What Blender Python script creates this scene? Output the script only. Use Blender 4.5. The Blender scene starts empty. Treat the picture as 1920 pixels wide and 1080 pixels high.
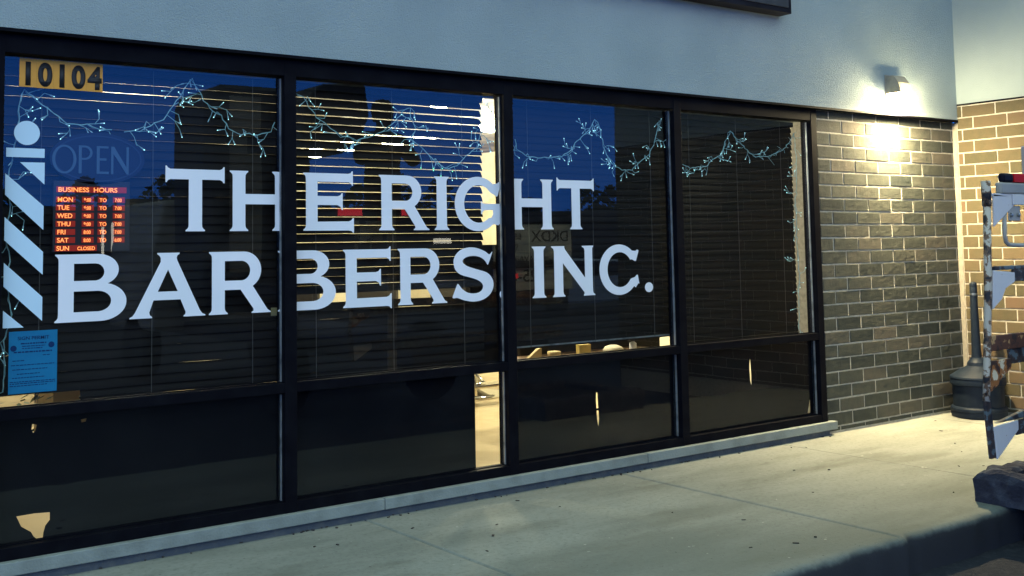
import bpy, bmesh, math, random
from mathutils import Vector, Matrix
random.seed(11)
R = math.radians
scene = bpy.context.scene
C = scene.collection

# ------------------------------------------------------------------ camera
cam_d = bpy.data.cameras.new('camera')
cam = bpy.data.objects.new('camera', cam_d); C.objects.link(cam)
F_PX, CY = 2064.95, 308.9
cam_d.sensor_fit = 'HORIZONTAL'; cam_d.sensor_width = 36.0
cam_d.lens = F_PX / 1920 * 36
cam_d.shift_x = 0.0
cam_d.shift_y = -(540 - CY) / 1920
cam_d.clip_start = 0.05; cam_d.clip_end = 600
_p, _roll, _y = 0.0759, -0.0180, 0.6394
fw = Vector((math.sin(_y) * math.cos(_p), math.cos(_y) * math.cos(_p), math.sin(_p)))
r0 = Vector((math.cos(_y), -math.sin(_y), 0)); u0 = r0.cross(fw)
rt = r0 * math.cos(_roll) + u0 * math.sin(_roll)
up = -r0 * math.sin(_roll) + u0 * math.cos(_roll)
m = Matrix((rt, up, -fw)).transposed().to_4x4(); m.translation = Vector((-8.7452, -5.3326, 1.4145))
cam.matrix_world = m
scene.camera = cam

# ------------------------------------------------------------------ dusk sky
w = bpy.data.worlds.new('World'); scene.world = w; w.use_nodes = True
nt = w.node_tree; nt.nodes.clear()
def wn(t, **k):
    n = nt.nodes.new(t)
    for a, b in k.items(): setattr(n, a, b)
    return n
out = wn('ShaderNodeOutputWorld'); bg = wn('ShaderNodeBackground')
sky = wn('ShaderNodeTexSky', sky_type='NISHITA', sun_disc=False, sun_elevation=R(-1.5), sun_rotation=R(20), altitude=200, air_density=1.2, dust_density=0.6, ozone_density=3.0)
tc = wn('ShaderNodeTexCoord'); sx = wn('ShaderNodeSeparateXYZ')
nt.links.new(tc.outputs['Generated'], sx.inputs[0])
ramp = wn('ShaderNodeValToRGB')
els = ramp.color_ramp.elements
els[0].position = 0.0; els[0].color = (0.09, 0.60, 2.5, 1)
els[1].position = 0.95; els[1].color = (0.50, 0.95, 1.02, 1)
for p_, c_ in ((0.175, (0.07, 0.53, 2.4)), (0.27, (1.68, 2.02, 2.18)), (0.55, (1.15, 1.50, 1.62))):
    e = els.new(p_); e.color = (*c_, 1)
nt.links.new(sx.outputs['Z'], ramp.inputs[0])
mix = wn('ShaderNodeMix', data_type='RGBA', blend_type='MIX'); mix.inputs[0].default_value = 0.97
nt.links.new(sky.outputs[0], mix.inputs[6]); nt.links.new(ramp.outputs[0], mix.inputs[7])
nt.links.new(mix.outputs[2], bg.inputs[0]); bg.inputs[1].default_value = 1.0
nt.links.new(bg.outputs[0], out.inputs[0])

# faint afterglow from low over the lot (sun already at the horizon)
sd = bpy.data.lights.new('sun', 'SUN'); sd.energy = 0.12; sd.angle = R(60); sd.color = (0.75, 0.9, 1.0)
so = bpy.data.objects.new('sun', sd); C.objects.link(so)
so.rotation_euler = Vector((0.25, 0.75, -0.6)).to_track_quat('-Z', 'Y').to_euler()

vs = scene.view_settings
vs.view_transform = 'Standard'; vs.look = 'None'; vs.exposure = 0.0; vs.gamma = 1.0; vs.use_curve_mapping = False
scene.cycles.max_bounces = 8; scene.cycles.transparent_max_bounces = 16
scene.cycles.sample_clamp_indirect = 4.0
scene.cycles.use_denoising = True

# ------------------------------------------------------------------ materials
def mat(name, col, rough=0.6, metal=0.0, emit=None, estr=0.0, noise=None, bump=None, spec=0.5, coat=0.0):
    """noise=(scale, colour2, lo, hi); bump=(scale, strength)"""
    M = bpy.data.materials.new(name); M.use_nodes = True
    t = M.node_tree; b = t.nodes['Principled BSDF']
    b.inputs['Base Color'].default_value = (*col, 1); b.inputs['Roughness'].default_value = rough
    b.inputs['Metallic'].default_value = metal; b.inputs['Specular IOR Level'].default_value = spec
    b.inputs['Coat Weight'].default_value = coat
    if emit: b.inputs['Emission Color'].default_value = (*emit, 1); b.inputs['Emission Strength'].default_value = estr
    if noise or bump: co = t.nodes.new('ShaderNodeTexCoord')
    if noise:
        n = t.nodes.new('ShaderNodeTexNoise'); n.inputs['Scale'].default_value = noise[0]; n.inputs['Detail'].default_value = 6
        rr = t.nodes.new('ShaderNodeMapRange'); rr.inputs[1].default_value = noise[2]; rr.inputs[2].default_value = noise[3]
        mx = t.nodes.new('ShaderNodeMix'); mx.data_type = 'RGBA'
        mx.inputs[6].default_value = (*col, 1); mx.inputs[7].default_value = (*noise[1], 1)
        t.links.new(co.outputs['Object'], n.inputs['Vector']); t.links.new(n.outputs[0], rr.inputs[0])
        t.links.new(rr.outputs[0], mx.inputs[0]); t.links.new(mx.outputs[2], b.inputs['Base Color'])
    if bump:
        n = t.nodes.new('ShaderNodeTexNoise'); n.inputs['Scale'].default_value = bump[0]; n.inputs['Detail'].default_value = 5
        bp = t.nodes.new('ShaderNodeBump'); bp.inputs['Strength'].default_value = bump[1]; bp.inputs['Distance'].default_value = 0.01
        t.links.new(co.outputs['Object'], n.inputs['Vector']); t.links.new(n.outputs[0], bp.inputs['Height'])
        t.links.new(bp.outputs[0], b.inputs['Normal'])
    return M

M = {}
M['stucco'] = mat('stucco', (0.33, 0.385, 0.375), 0.9, noise=(1.4, (0.285, 0.34, 0.335), .4, .65), bump=(150, .6), spec=.2)
M['frame'] = mat('black_aluminium', (0.003, 0.003, 0.0055), 0.6, spec=.05, noise=(9, (0.0055, 0.006, 0.009), .4, .7), bump=(60, .05))
M['gasket'] = mat('glazing_bead', (0.42, 0.44, 0.43), 0.35, metal=.6, noise=(14, (0.12, 0.13, 0.13), .45, .75))
M['sill'] = mat('cast_stone', (0.24, 0.27, 0.25), 0.85, noise=(7, (0.17, 0.19, 0.175), .4, .7), bump=(90, .3), spec=.3)
M['base'] = mat('foundation', (0.07, 0.085, 0.105), 0.9, noise=(11, (0.11, 0.12, 0.125), .45, .7), bump=(60, .5), spec=.2)
M['mortar'] = mat('mortar', (0.47, 0.44, 0.37), 0.95, noise=(30, (0.34, 0.32, 0.27), .4, .7), bump=(160, .8), spec=.1)
M['film'] = mat('black_film', (0.006, 0.006, 0.009), 0.9, spec=.05, noise=(3, (0.010, 0.010, 0.013), .4, .7))
M['slat'] = mat('dark_slat', (0.010, 0.007, 0.007), 0.6, noise=(5, (0.007, 0.0055, 0.0055), .4, .6), spec=.15)
M['cord'] = mat('cord', (0.10, 0.09, 0.08), 0.8)
M['vinyl'] = mat('white_vinyl', (0.88, 0.86, 0.88), 0.6, noise=(3, (0.80, 0.81, 0.83), .35, .65), spec=.2)
M['pole_vinyl'] = mat('white_blue_vinyl', (0.60, 0.78, 0.88), 0.6, noise=(3, (0.56, 0.73, 0.83), .35, .65), spec=.2)
M['cream'] = mat('cream_wall', (0.80, 0.75, 0.58), 0.8, noise=(4, (0.72, 0.67, 0.50), .4, .7))
M['tile'] = mat('floor_tile', (0.62, 0.50, 0.30), 0.22, noise=(1.6, (0.44, 0.34, 0.19), .42, .62))
M['ceil'] = mat('ceiling', (0.30, 0.29, 0.25), 0.9, noise=(3, (0.08, 0.08, 0.075), .4, .6))
M['chrome'] = mat('chrome', (0.80, 0.78, 0.72), 0.12, metal=1.0)
M['leather'] = mat('black_leather', (0.02, 0.018, 0.016), 0.4, bump=(40, .3))
M['wood'] = mat('wood', (0.10, 0.06, 0.03), 0.5, noise=(8, (0.22, 0.13, 0.06), .4, .7))
M['lamp_glow'] = mat('lamp_glow', (1, 1, 1), 0.5, emit=(1.0, 0.90, 0.62), estr=40)
M['lamp_glow2'] = mat('bulb_glow', (1, 1, 1), 0.5, emit=(1.0, 0.88, 0.60), estr=60)
M['bronze'] = mat('bronze_housing', (0.34, 0.30, 0.22), 0.5, noise=(20, (0.25, 0.22, 0.16), .4, .7))
M['wire'] = mat('clear_wire', (0.42, 0.68, 0.68), 0.5, noise=(30, (0.28, 0.50, 0.52), .4, .6))
M['bulb'] = mat('bulb_plastic', (0.50, 0.74, 0.78), 0.3)
M['tip'] = mat('lit_tip', (1, 1, 1), 0.4, emit=(0.45, 0.95, 1.0), estr=2.4)
M['tip_green'] = mat('lit_tip_green', (1, 1, 1), 0.4, emit=(0.10, 1.0, 0.45), estr=3.0)
M['yellow'] = mat('yellow_plate', (0.72, 0.31, 0.02), 0.5, noise=(9, (0.6, 0.25, 0.018), .4, .7))
M['ink'] = mat('black_ink', (0.010, 0.010, 0.012), 0.6)
M['blue_paper'] = mat('blue_paper', (0.015, 0.26, 0.52), 0.8, noise=(8, (0.012, 0.22, 0.47), .4, .7), spec=.15)
M['blue_ink'] = mat('blue_ink', (0.004, 0.045, 0.17), 0.8, spec=.15)
M['open_plate'] = mat('open_plate', (0.003, 0.008, 0.035), 0.5, noise=(6, (0.004, 0.010, 0.045), .4, .7), spec=.3)
M['open_text'] = mat('open_tube', (0.07, 0.13, 0.22), 0.5, spec=.3)
M['open_rim'] = mat('open_rim', (0.006, 0.02, 0.08), 0.5)
M['led_box'] = mat('led_housing', (0.012, 0.010, 0.016), 0.6)
M['led_halo'] = mat('led_halo', (0.3, 0.01, 0.0), 0.6, emit=(0.75, 0.03, 0.006), estr=0.20)
M['led_text'] = mat('led_text', (1, .4, .1), 0.6, emit=(1.0, 0.30, 0.08), estr=1.9)
M['metal_dark'] = mat('dark_metal', (0.02, 0.022, 0.028), 0.5, noise=(15, (0.035, 0.035, 0.04), .4, .7))
M['sign_black'] = mat('sign_black', (0.006, 0.006, 0.010), 0.6, spec=.1, noise=(6, (0.014, 0.014, 0.022), .4, .7))
M['plastic'] = mat('receptacle_plastic', (0.008, 0.014, 0.025), 0.5, spec=.18, noise=(18, (0.013, 0.021, 0.032), .45, .75), bump=(120, .15))
M['steel_cap'] = mat('steel_cap', (0.30, 0.33, 0.34), 0.3, metal=.9)
M['asphalt'] = mat('asphalt', (0.030, 0.032, 0.040), 0.95, noise=(30, (0.055, 0.055, 0.062), .5, .75), bump=(150, 1.0), spec=.2)
M['kerb_shade'] = mat('kerb_shade', (0.055, 0.055, 0.058), 0.95, noise=(7, (0.11, 0.11, 0.105), .5, .75), bump=(70, .8), spec=.15)  # dark kerb colour that stands in for shade on its face
M['soil'] = mat('soil', (0.010, 0.009, 0.008), 0.95, noise=(25, (0.025, 0.022, 0.02), .5, .7), bump=(60, 1.0), spec=.1)
M['rough_block'] = mat('rough_block', (0.035, 0.036, 0.050), 0.95, noise=(10, (0.075, 0.08, 0.10), .5, .7), bump=(45, 1.0), spec=.2)
M['truck_grey'] = mat('truck_grey', (0.40, 0.36, 0.30), 0.5, noise=(4, (0.30, 0.28, 0.24), .4, .7))
M['truck_dark'] = mat('truck_dark', (0.015, 0.016, 0.020), 0.6, noise=(4, (0.022, 0.022, 0.03), .4, .7))
M['rubber'] = mat('rubber', (0.015, 0.015, 0.016), 0.8)
M['red_lens'] = mat('red_lens', (0.60, 0.008, 0.008), 0.5, spec=.15, noise=(10, (0.50, 0.006, 0.006), .4, .7))
M['lens_dark'] = mat('lens_dark', (0.006, 0.005, 0.012), 0.5, spec=.1)
M['jacket'] = mat('jacket', (0.055, 0.016, 0.015), 0.8, noise=(12, (0.04, 0.012, 0.012), .4, .7))
M['hair'] = mat('hair', (0.012, 0.010, 0.009), 0.7)
M['skin'] = mat('skin', (0.30, 0.18, 0.12), 0.6)
M['jeans'] = mat('trousers', (0.02, 0.025, 0.045), 0.85)
M['leaf'] = mat('leaf', (0.035, 0.07, 0.02), 0.6, noise=(9, (0.06, 0.09, 0.03), .4, .7))
M['foliage'] = mat('foliage', (0.020, 0.032, 0.014), 0.9, noise=(3, (0.035, 0.05, 0.02), .4, .7))
M['bark'] = mat('bark', (0.05, 0.04, 0.03), 0.9)
M['far_wall'] = mat('far_wall', (0.055, 0.055, 0.06), 0.9, noise=(.8, (0.04, 0.04, 0.045), .4, .7))
M['far_lit'] = mat('far_lit_window', (1, 1, 1), 0.8, emit=(1.0, 0.93, 0.72), estr=6)
M['far_red'] = mat('far_red_sign', (1, .1, .1), 0.8, emit=(1.0, 0.03, 0.05), estr=4)
M['car_paint'] = mat('car_paint', (0.40, 0.45, 0.50), 0.35, coat=.5)
M['car_glass'] = mat('car_glass', (0.01, 0.012, 0.015), 0.08)
M['beige'] = mat('beige_box', (0.75, 0.58, 0.30), 0.6, noise=(6, (0.6, 0.44, 0.2), .4, .7))
M['tape'] = mat('tape', (0.30, 0.24, 0.11), 0.6)
M['debris'] = mat('debris', (0.04, 0.032, 0.028), 0.9)
M['pale_sign'] = mat('pale_sign', (0.80, 0.90, 0.90), 0.6, noise=(5, (0.62, 0.74, 0.76), .4, .7))

# glass: thin pane, clear with a Schlick reflection of two surfaces
def glass_mat():
    G = bpy.data.materials.new('window_glass'); G.use_nodes = True; t = G.node_tree; t.nodes.clear()
    o = t.nodes.new('ShaderNodeOutputMaterial'); mx = t.nodes.new('ShaderNodeMixShader')
    tr = t.nodes.new('ShaderNodeBsdfTransparent'); tr.inputs[0].default_value = (0.80, 0.83, 0.82, 1)
    gl = t.nodes.new('ShaderNodeBsdfGlossy'); gl.inputs['Roughness'].default_value = 0.0; gl.inputs[0].default_value = (1, 1, 1, 1)
    lw = t.nodes.new('ShaderNodeLayerWeight'); lw.inputs[0].default_value = 0.5
    pw = t.nodes.new('ShaderNodeMath'); pw.operation = 'POWER'; pw.inputs[1].default_value = 5
    ma = t.nodes.new('ShaderNodeMath'); ma.operation = 'MULTIPLY_ADD'; ma.inputs[1].default_value = 0.9; ma.inputs[2].default_value = 0.048
    t.links.new(lw.outputs['Facing'], pw.inputs[0]); t.links.new(pw.outputs[0], ma.inputs[0])
    co = t.nodes.new('ShaderNodeTexCoord'); n = t.nodes.new('ShaderNodeTexNoise'); n.inputs['Scale'].default_value = 1.3; n.inputs['Detail'].default_value = 1
    bp = t.nodes.new('ShaderNodeBump'); bp.inputs['Strength'].default_value = .05; bp.inputs['Distance'].default_value = .02
    t.links.new(co.outputs['Object'], n.inputs['Vector']); t.links.new(n.outputs[0], bp.inputs['Height']); t.links.new(bp.outputs[0], gl.inputs['Normal'])
    t.links.new(ma.outputs[0], mx.inputs[0]); t.links.new(tr.outputs[0], mx.inputs[1]); t.links.new(gl.outputs[0], mx.inputs[2])
    t.links.new(mx.outputs[0], o.inputs[0]); return G
M['glass'] = glass_mat()

def brick_mat(name, c1, c2, c3):
    B = bpy.data.materials.new(name); B.use_nodes = True; t = B.node_tree; b = t.nodes['Principled BSDF']
    b.inputs['Roughness'].default_value = .88; b.inputs['Specular IOR Level'].default_value = .2
    at = t.nodes.new('ShaderNodeAttribute'); at.attribute_name = 'shade'
    rp = t.nodes.new('ShaderNodeValToRGB'); rp.color_ramp.elements[0].color = (*c1, 1); rp.color_ramp.elements[1].color = (*c3, 1)
    e = rp.color_ramp.elements.new(.5); e.color = (*c2, 1)
    co = t.nodes.new('ShaderNodeTexCoord'); n = t.nodes.new('ShaderNodeTexNoise'); n.inputs['Scale'].default_value = 14; n.inputs['Detail'].default_value = 8; n.inputs['Roughness'].default_value = .7
    ad = t.nodes.new('ShaderNodeMath'); ad.operation = 'MULTIPLY_ADD'; ad.inputs[1].default_value = .9; ad.inputs[2].default_value = -.45
    a2 = t.nodes.new('ShaderNodeMath'); a2.operation = 'ADD'
    t.links.new(co.outputs['Object'], n.inputs['Vector']); t.links.new(n.outputs[0], ad.inputs[0]); t.links.new(ad.outputs[0], a2.inputs[0]); t.links.new(at.outputs['Fac'], a2.inputs[1])
    t.links.new(a2.outputs[0], rp.inputs[0]); t.links.new(rp.outputs[0], b.inputs['Base Color'])
    n2 = t.nodes.new('ShaderNodeTexNoise'); n2.inputs['Scale'].default_value = 90; n2.inputs['Detail'].default_value = 6; n2.inputs['Roughness'].default_value = .7
    bp = t.nodes.new('ShaderNodeBump'); bp.inputs['Strength'].default_value = .8; bp.inputs['Distance'].default_value = .004
    t.links.new(co.outputs['Object'], n2.inputs['Vector']); t.links.new(n2.outputs[0], bp.inputs['Height']); t.links.new(bp.outputs[0], b.inputs['Normal'])
    return B
M['brick_front'] = brick_mat('brick_front', (0.024, 0.030, 0.027), (0.056, 0.060, 0.048), (0.094, 0.084, 0.065))
M['brick_wing'] = brick_mat('brick_wing', (0.062, 0.058, 0.034), (0.098, 0.078, 0.044), (0.122, 0.080, 0.050))

def concrete_mat():
    B = bpy.data.materials.new('concrete'); B.use_nodes = True; t = B.node_tree; b = t.nodes['Principled BSDF']
    b.inputs['Roughness'].default_value = .85; b.inputs['Specular IOR Level'].default_value = .3
    co = t.nodes.new('ShaderNodeTexCoord')
    def nz(s, d=5, vec=None, sc=(1, 1, 1)):
        mp = t.nodes.new('ShaderNodeMapping'); mp.inputs['Scale'].default_value = sc
        t.links.new(co.outputs['Object'], mp.inputs[0])
        n = t.nodes.new('ShaderNodeTexNoise'); n.inputs['Scale'].default_value = s; n.inputs['Detail'].default_value = d; n.inputs['Roughness'].default_value = .6
        t.links.new(mp.outputs[0], n.inputs['Vector']); return n.outputs[0]
    def mr(x, a, b2):
        r_ = t.nodes.new('ShaderNodeMapRange'); r_.inputs[1].default_value = a; r_.inputs[2].default_value = b2; r_.interpolation_type = 'SMOOTHSTEP'
        t.links.new(x, r_.inputs[0]); return r_.outputs[0]
    def mx(f, a, c):
        q = t.nodes.new('ShaderNodeMix'); q.data_type = 'RGBA'; t.links.new(f, q.inputs[0])
        if isinstance(a, tuple): q.inputs[6].default_value = (*a, 1)
        else: t.links.new(a, q.inputs[6])
        q.inputs[7].default_value = (*c, 1); return q.outputs[2]
    c = mx(mr(nz(1.1, 6, sc=(.5, 1.6, 1)), .38, .66), (0.270, 0.280, 0.242), (0.180, 0.190, 0.162))
    c = mx(mr(nz(2.6, 7, sc=(.45, 1.3, 1)), .52, .72), c, (0.16, 0.165, 0.135))
    # a darker band along the kerb side, with its own ragged outline
    sp = t.nodes.new('ShaderNodeSeparateXYZ'); t.links.new(co.outputs['Object'], sp.inputs[0])
    ad = t.nodes.new('ShaderNodeMath'); ad.operation = 'MULTIPLY_ADD'; ad.inputs[1].default_value = 1.2
    t.links.new(nz(2.4, 9, sc=(.5, 1, 1)), ad.inputs[0]); t.links.new(sp.outputs['Y'], ad.inputs[2])
    inv = t.nodes.new('ShaderNodeMath'); inv.operation = 'MULTIPLY'; inv.inputs[1].default_value = -1
    t.links.new(ad.outputs[0], inv.inputs[0])
    sc_ = t.nodes.new('ShaderNodeMath'); sc_.operation = 'MULTIPLY'; sc_.inputs[1].default_value = .5
    t.links.new(mr(inv.outputs[0], .1, 1.5), sc_.inputs[0])
    c = mx(sc_.outputs[0], c, (0.115, 0.13, 0.105))
    c = mx(mr(nz(38, 8), .42, 1.0), c, (0.12, 0.12, 0.10))
    c = mx(mr(nz(55, 3), .66, .74), c, (0.07, 0.07, 0.06))
    c = mx(mr(nz(21, 5), .69, .73), c, (0.36, 0.36, 0.32))
    # shade painted into the kerb face colour, ragged upper line
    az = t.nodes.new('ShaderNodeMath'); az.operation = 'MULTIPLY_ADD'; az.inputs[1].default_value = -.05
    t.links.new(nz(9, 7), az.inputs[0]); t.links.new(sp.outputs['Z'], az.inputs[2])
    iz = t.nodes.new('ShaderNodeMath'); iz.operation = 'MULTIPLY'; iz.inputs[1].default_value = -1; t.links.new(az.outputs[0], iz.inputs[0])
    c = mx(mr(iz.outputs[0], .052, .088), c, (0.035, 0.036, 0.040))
    t.links.new(c, b.inputs['Base Color'])
    bp = t.nodes.new('ShaderNodeBump'); bp.inputs['Strength'].default_value = .5; bp.inputs['Distance'].default_value = .004
    t.links.new(nz(120, 6), bp.inputs['Height']); t.links.new(bp.outputs[0], b.inputs['Normal'])
    return B
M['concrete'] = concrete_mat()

def rust_mat(name, paint, rust, dark, lo, hi, scale):
    B = bpy.data.materials.new(name); B.use_nodes = True; t = B.node_tree; b = t.nodes['Principled BSDF']
    b.inputs['Roughness'].default_value = .7
    co = t.nodes.new('ShaderNodeTexCoord')
    n = t.nodes.new('ShaderNodeTexNoise'); n.inputs['Scale'].default_value = scale; n.inputs['Detail'].default_value = 5; n.inputs['Roughness'].default_value = .55
    t.links.new(co.outputs['Object'], n.inputs['Vector'])
    rp = t.nodes.new('ShaderNodeValToRGB'); es = rp.color_ramp.elements
    es[0].position = lo; es[0].color = (*paint, 1); es[1].position = min(1, hi + .05); es[1].color = (*dark, 1)
    e = es.new(lo + .02); e.color = (*rust, 1); e = es.new(hi); e.color = (*rust, 1)
    t.links.new(n.outputs[0], rp.inputs[0]); t.links.new(rp.outputs[0], b.inputs['Base Color'])
    bp = t.nodes.new('ShaderNodeBump'); bp.inputs['Strength'].default_value = .6; bp.inputs['Distance'].default_value = .003
    t.links.new(n.outputs[0], bp.inputs['Height']); t.links.new(bp.outputs[0], b.inputs['Normal'])
    return B
M['flaking'] = rust_mat('flaking_paint', (0.50, 0.43, 0.33), (0.16, 0.09, 0.05), (0.015, 0.014, 0.016), .50, .55, 22)
M['white_plate'] = rust_mat('white_plate', (0.66, 0.62, 0.60), (0.30, 0.14, 0.05), (0.10, 0.05, 0.03), .68, .74, 20)
M['rusty_plate'] = rust_mat('rusty_plate', (0.75, 0.62, 0.42), (0.36, 0.13, 0.035), (0.05, 0.022, 0.016), .44, .52, 16)
M['rusty_bar'] = rust_mat('rusty_bar', (0.45, 0.25, 0.10), (0.10, 0.035, 0.02), (0.035, 0.018, 0.016), .40, .56, 18)
M['dark_bar'] = rust_mat('dark_bar', (0.10, 0.13, 0.14), (0.05, 0.03, 0.025), (0.015, 0.014, 0.018), .45, .55, 25)

# ------------------------------------------------------------------ mesh helpers
class MB:
    def __init__(s): s.bm = bmesh.new()
    def box(s, a, b, mtx=None):
        (x0, y0, z0), (x1, y1, z1) = a, b
        v = [s.bm.verts.new(p) for p in ((x0, y0, z0), (x1, y0, z0), (x1, y1, z0), (x0, y1, z0), (x0, y0, z1), (x1, y0, z1), (x1, y1, z1), (x0, y1, z1))]
        if mtx is not None:
            for q in v: q.co = mtx @ q.co
        for f in ((3, 2, 1, 0), (4, 5, 6, 7), (0, 1, 5, 4), (1, 2, 6, 5), (2, 3, 7, 6), (3, 0, 4, 7)): s.bm.faces.new([v[i] for i in f])
        return s
    def prism(s, pts, y0, y1):          # outline in (x,z), swept along y
        n = len(pts); a = [s.bm.verts.new((x, y0, z)) for x, z in pts]; b = [s.bm.verts.new((x, y1, z)) for x, z in pts]
        s.bm.faces.new(a); s.bm.faces.new(b[::-1])
        for i in range(n): s.bm.faces.new((a[(i + 1) % n], a[i], b[i], b[(i + 1) % n]))
        return s
    def tube(s, pts, rad, seg=6, cap=True):
        pts = [Vector(p) for p in pts]; rings = []
        rads = rad if isinstance(rad, (list, tuple)) else [rad] * len(pts)
        for i, p in enumerate(pts):
            d = (pts[min(i + 1, len(pts) - 1)] - pts[max(i - 1, 0)]).normalized()
            ref = Vector((0, 0, 1)) if abs(d.z) < .9 else Vector((1, 0, 0))
            x = d.cross(ref).normalized(); y = x.cross(d)
            rings.append([s.bm.verts.new(p + (x * math.cos(6.28318 * k / seg) + y * math.sin(6.28318 * k / seg)) * rads[i]) for k in range(seg)])
        for a, b in zip(rings, rings[1:]):
            for k in range(seg): s.bm.faces.new((a[k], a[(k + 1) % seg], b[(k + 1) % seg], b[k]))
        if cap: s.bm.faces.new(rings[0][::-1]); s.bm.faces.new(rings[-1])
        return s
    def lathe(s, prof, c=(0, 0, 0), seg=32):
        rings = []
        for r_, z in prof:
            rings.append([s.bm.verts.new((c[0] + r_ * math.cos(6.283185 * k / seg), c[1] + r_ * math.sin(6.283185 * k / seg), c[2] + z)) for k in range(seg)])
        for a, b in zip(rings, rings[1:]):
            for k in range(seg): s.bm.faces.new((a[k], a[(k + 1) % seg], b[(k + 1) % seg], b[k]))
        s.bm.faces.new(rings[0][::-1]); s.bm.faces.new(rings[-1]); return s
    def build(s, name, mt, parent=None, smooth=False, bevel=0):
        bmesh.ops.recalc_face_normals(s.bm, faces=s.bm.faces)
        me = bpy.data.meshes.new(name); s.bm.to_mesh(me); s.bm.free()
        me.materials.append(mt)
        if smooth:
            for p in me.polygons: p.use_smooth = True
        o = bpy.data.objects.new(name, me); C.objects.link(o)
        if smooth == 2: es_ = o.modifiers.new('split', 'EDGE_SPLIT'); es_.split_angle = R(28)
        if bevel:
            b = o.modifiers.new('bevel', 'BEVEL'); b.width = bevel; b.segments = 2; b.limit_method = 'ANGLE'
        if parent: par(o, parent)
        return o
def par(o, p):
    o.parent = p
    o.matrix_parent_inverse = Matrix.Translation(-Vector(p.location)) if p.type == 'EMPTY' and tuple(p.rotation_euler) == (0, 0, 0) else Matrix()
def tag(o, label=None, cat=None, group=None, kind=None):
    if label: o['label'] = label
    if cat: o['category'] = cat
    if group: o['group'] = group
    if kind: o['kind'] = kind
    return o
def thing(name, label, cat, loc=(0, 0, 0), group=None):
    o = bpy.data.objects.new(name, None); o.empty_display_size = .1; C.objects.link(o); o.location = loc
    return tag(o, label, cat, group)
def structure(o): o['kind'] = 'structure'; return o

def outline_mesh(loops, ymin, thick, cuts=()):
    """filled flat lettering from closed outlines in (x,z); clipped to leave out the x ranges in cuts"""
    cu = bpy.data.curves.new('tmp', 'CURVE'); cu.dimensions = '2D'; cu.fill_mode = 'BOTH'
    for L in loops:
        sp = cu.splines.new('POLY'); sp.points.add(len(L) - 1)
        for i, (x, z) in enumerate(L): sp.points[i].co = (x, z, 0, 1)
        sp.use_cyclic_u = True
    o = bpy.data.objects.new('tmp', cu); C.objects.link(o); bpy.context.view_layer.update()
    me = bpy.data.meshes.new_from_object(o.evaluated_get(bpy.context.evaluated_depsgraph_get()))
    bpy.data.objects.remove(o); bpy.data.curves.remove(cu)
    return flat_to_wall(me, ymin, thick, cuts)
def flat_to_wall(me, ymin, thick, cuts=(), back=False):
    bm = bmesh.new(); bm.from_mesh(me); bpy.data.meshes.remove(me)
    for v in bm.verts: v.co = Vector((v.co.x, 0, v.co.y))
    keep = bm
    for a, b in cuts:
        for x, no in ((a, (1, 0, 0)), (b, (1, 0, 0))):
            bmesh.ops.bisect_plane(bm, geom=bm.verts[:] + bm.edges[:] + bm.faces[:], plane_co=(x, 0, 0), plane_no=no, dist=1e-6)
        dead = [f for f in bm.faces if a < f.calc_center_median().x < b]
        bmesh.ops.delete(bm, geom=dead, context='FACES')
    r_ = bmesh.ops.extrude_face_region(bm, geom=bm.faces[:])
    for v in [g for g in r_['geom'] if isinstance(g, bmesh.types.BMVert)]: v.co.y += thick
    for v in bm.verts: v.co.y += ymin
    mb = MB(); mb.bm.free(); mb.bm = bm
    return mb
def text_wall(txt, x, z, h, ymin, thick=.0008, wscale=1.0, offset=0, align='LEFT', space=1.0):
    cu = bpy.data.curves.new('tmp', 'FONT'); cu.body = txt; cu.size = 1; cu.align_x = align; cu.offset = offset; cu.space_character = space; cu.fill_mode = 'BOTH'
    o = bpy.data.objects.new('tmp', cu); C.objects.link(o); bpy.context.view_layer.update()
    me = bpy.data.meshes.new_from_object(o.evaluated_get(bpy.context.evaluated_depsgraph_get()))
    bpy.data.objects.remove(o); bpy.data.curves.remove(cu)
    k = h / .73
    for v in me.vertices: v.co = Vector((x + v.co.x * k * wscale, z + v.co.y * k, 0))
    return flat_to_wall(me, ymin, thick)

# ================================================================== SETTING
GZ = -0.022
KY = -2.05          # kerb edge
# ---- ground / lot
g = MB(); g.box((-140, -160, -.6), (160, 60, -.21)); structure(g.build('parking_lot', M['asphalt']))
# ---- sidewalk with kerb, control joints and a chipped edge
bm = bmesh.new()
xs = []; x = -16.0
joints = (-13.1, -11.3, -9.47, -7.64, -5.81, -3.98, -2.43, -.6)
while x <= 0.001: xs.append((x, 0)); x += .045
for j in joints: xs += [(j - .008, 0), (j - .002, 1), (j + .002, 1), (j + .008, 0)]
xs.sort()
ys = [0.05, 0, -.12, -.4, -.8, -1.2, -1.5, -1.7, -1.82, -1.90, -1.95]
import mathutils.noise as mn
rows = []
for x, jn in xs:
    n1 = mn.noise(Vector((x * 2.2, 3, 0))) * .018 + mn.noise(Vector((x * 9, 7, 0))) * .009 + mn.noise(Vector((x * 30, 9, 0))) * .005
    chip = max(0, mn.noise(Vector((x * 5.5, 20, 0))) - .20) * .17
    prof = [(y, GZ + (-.009 if jn else 0) + (mn.noise(Vector((x * 1.3, y * 1.7, 5))) * .0015)) for y in ys]
    e0 = KY + n1 + chip
    prof += [(e0 + .045, GZ - .001 + (-.009 if jn else 0)), (e0 + .026, GZ - .006 - chip * .3), (e0 + .012, GZ - .017 - chip * .5), (e0 + .003, GZ - .034), (e0 - .002, GZ - .06), (e0 - .006, GZ - .11), (e0 - .010, -.235)]
    rows.append([bm.verts.new((x, y, z)) for y, z in prof])
for a, b in zip(rows, rows[1:]):
    for k in range(len(a) - 1): bm.faces.new((a[k], b[k], b[k + 1], a[k + 1]))
mb = MB(); mb.bm.free(); mb.bm = bm
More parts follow.
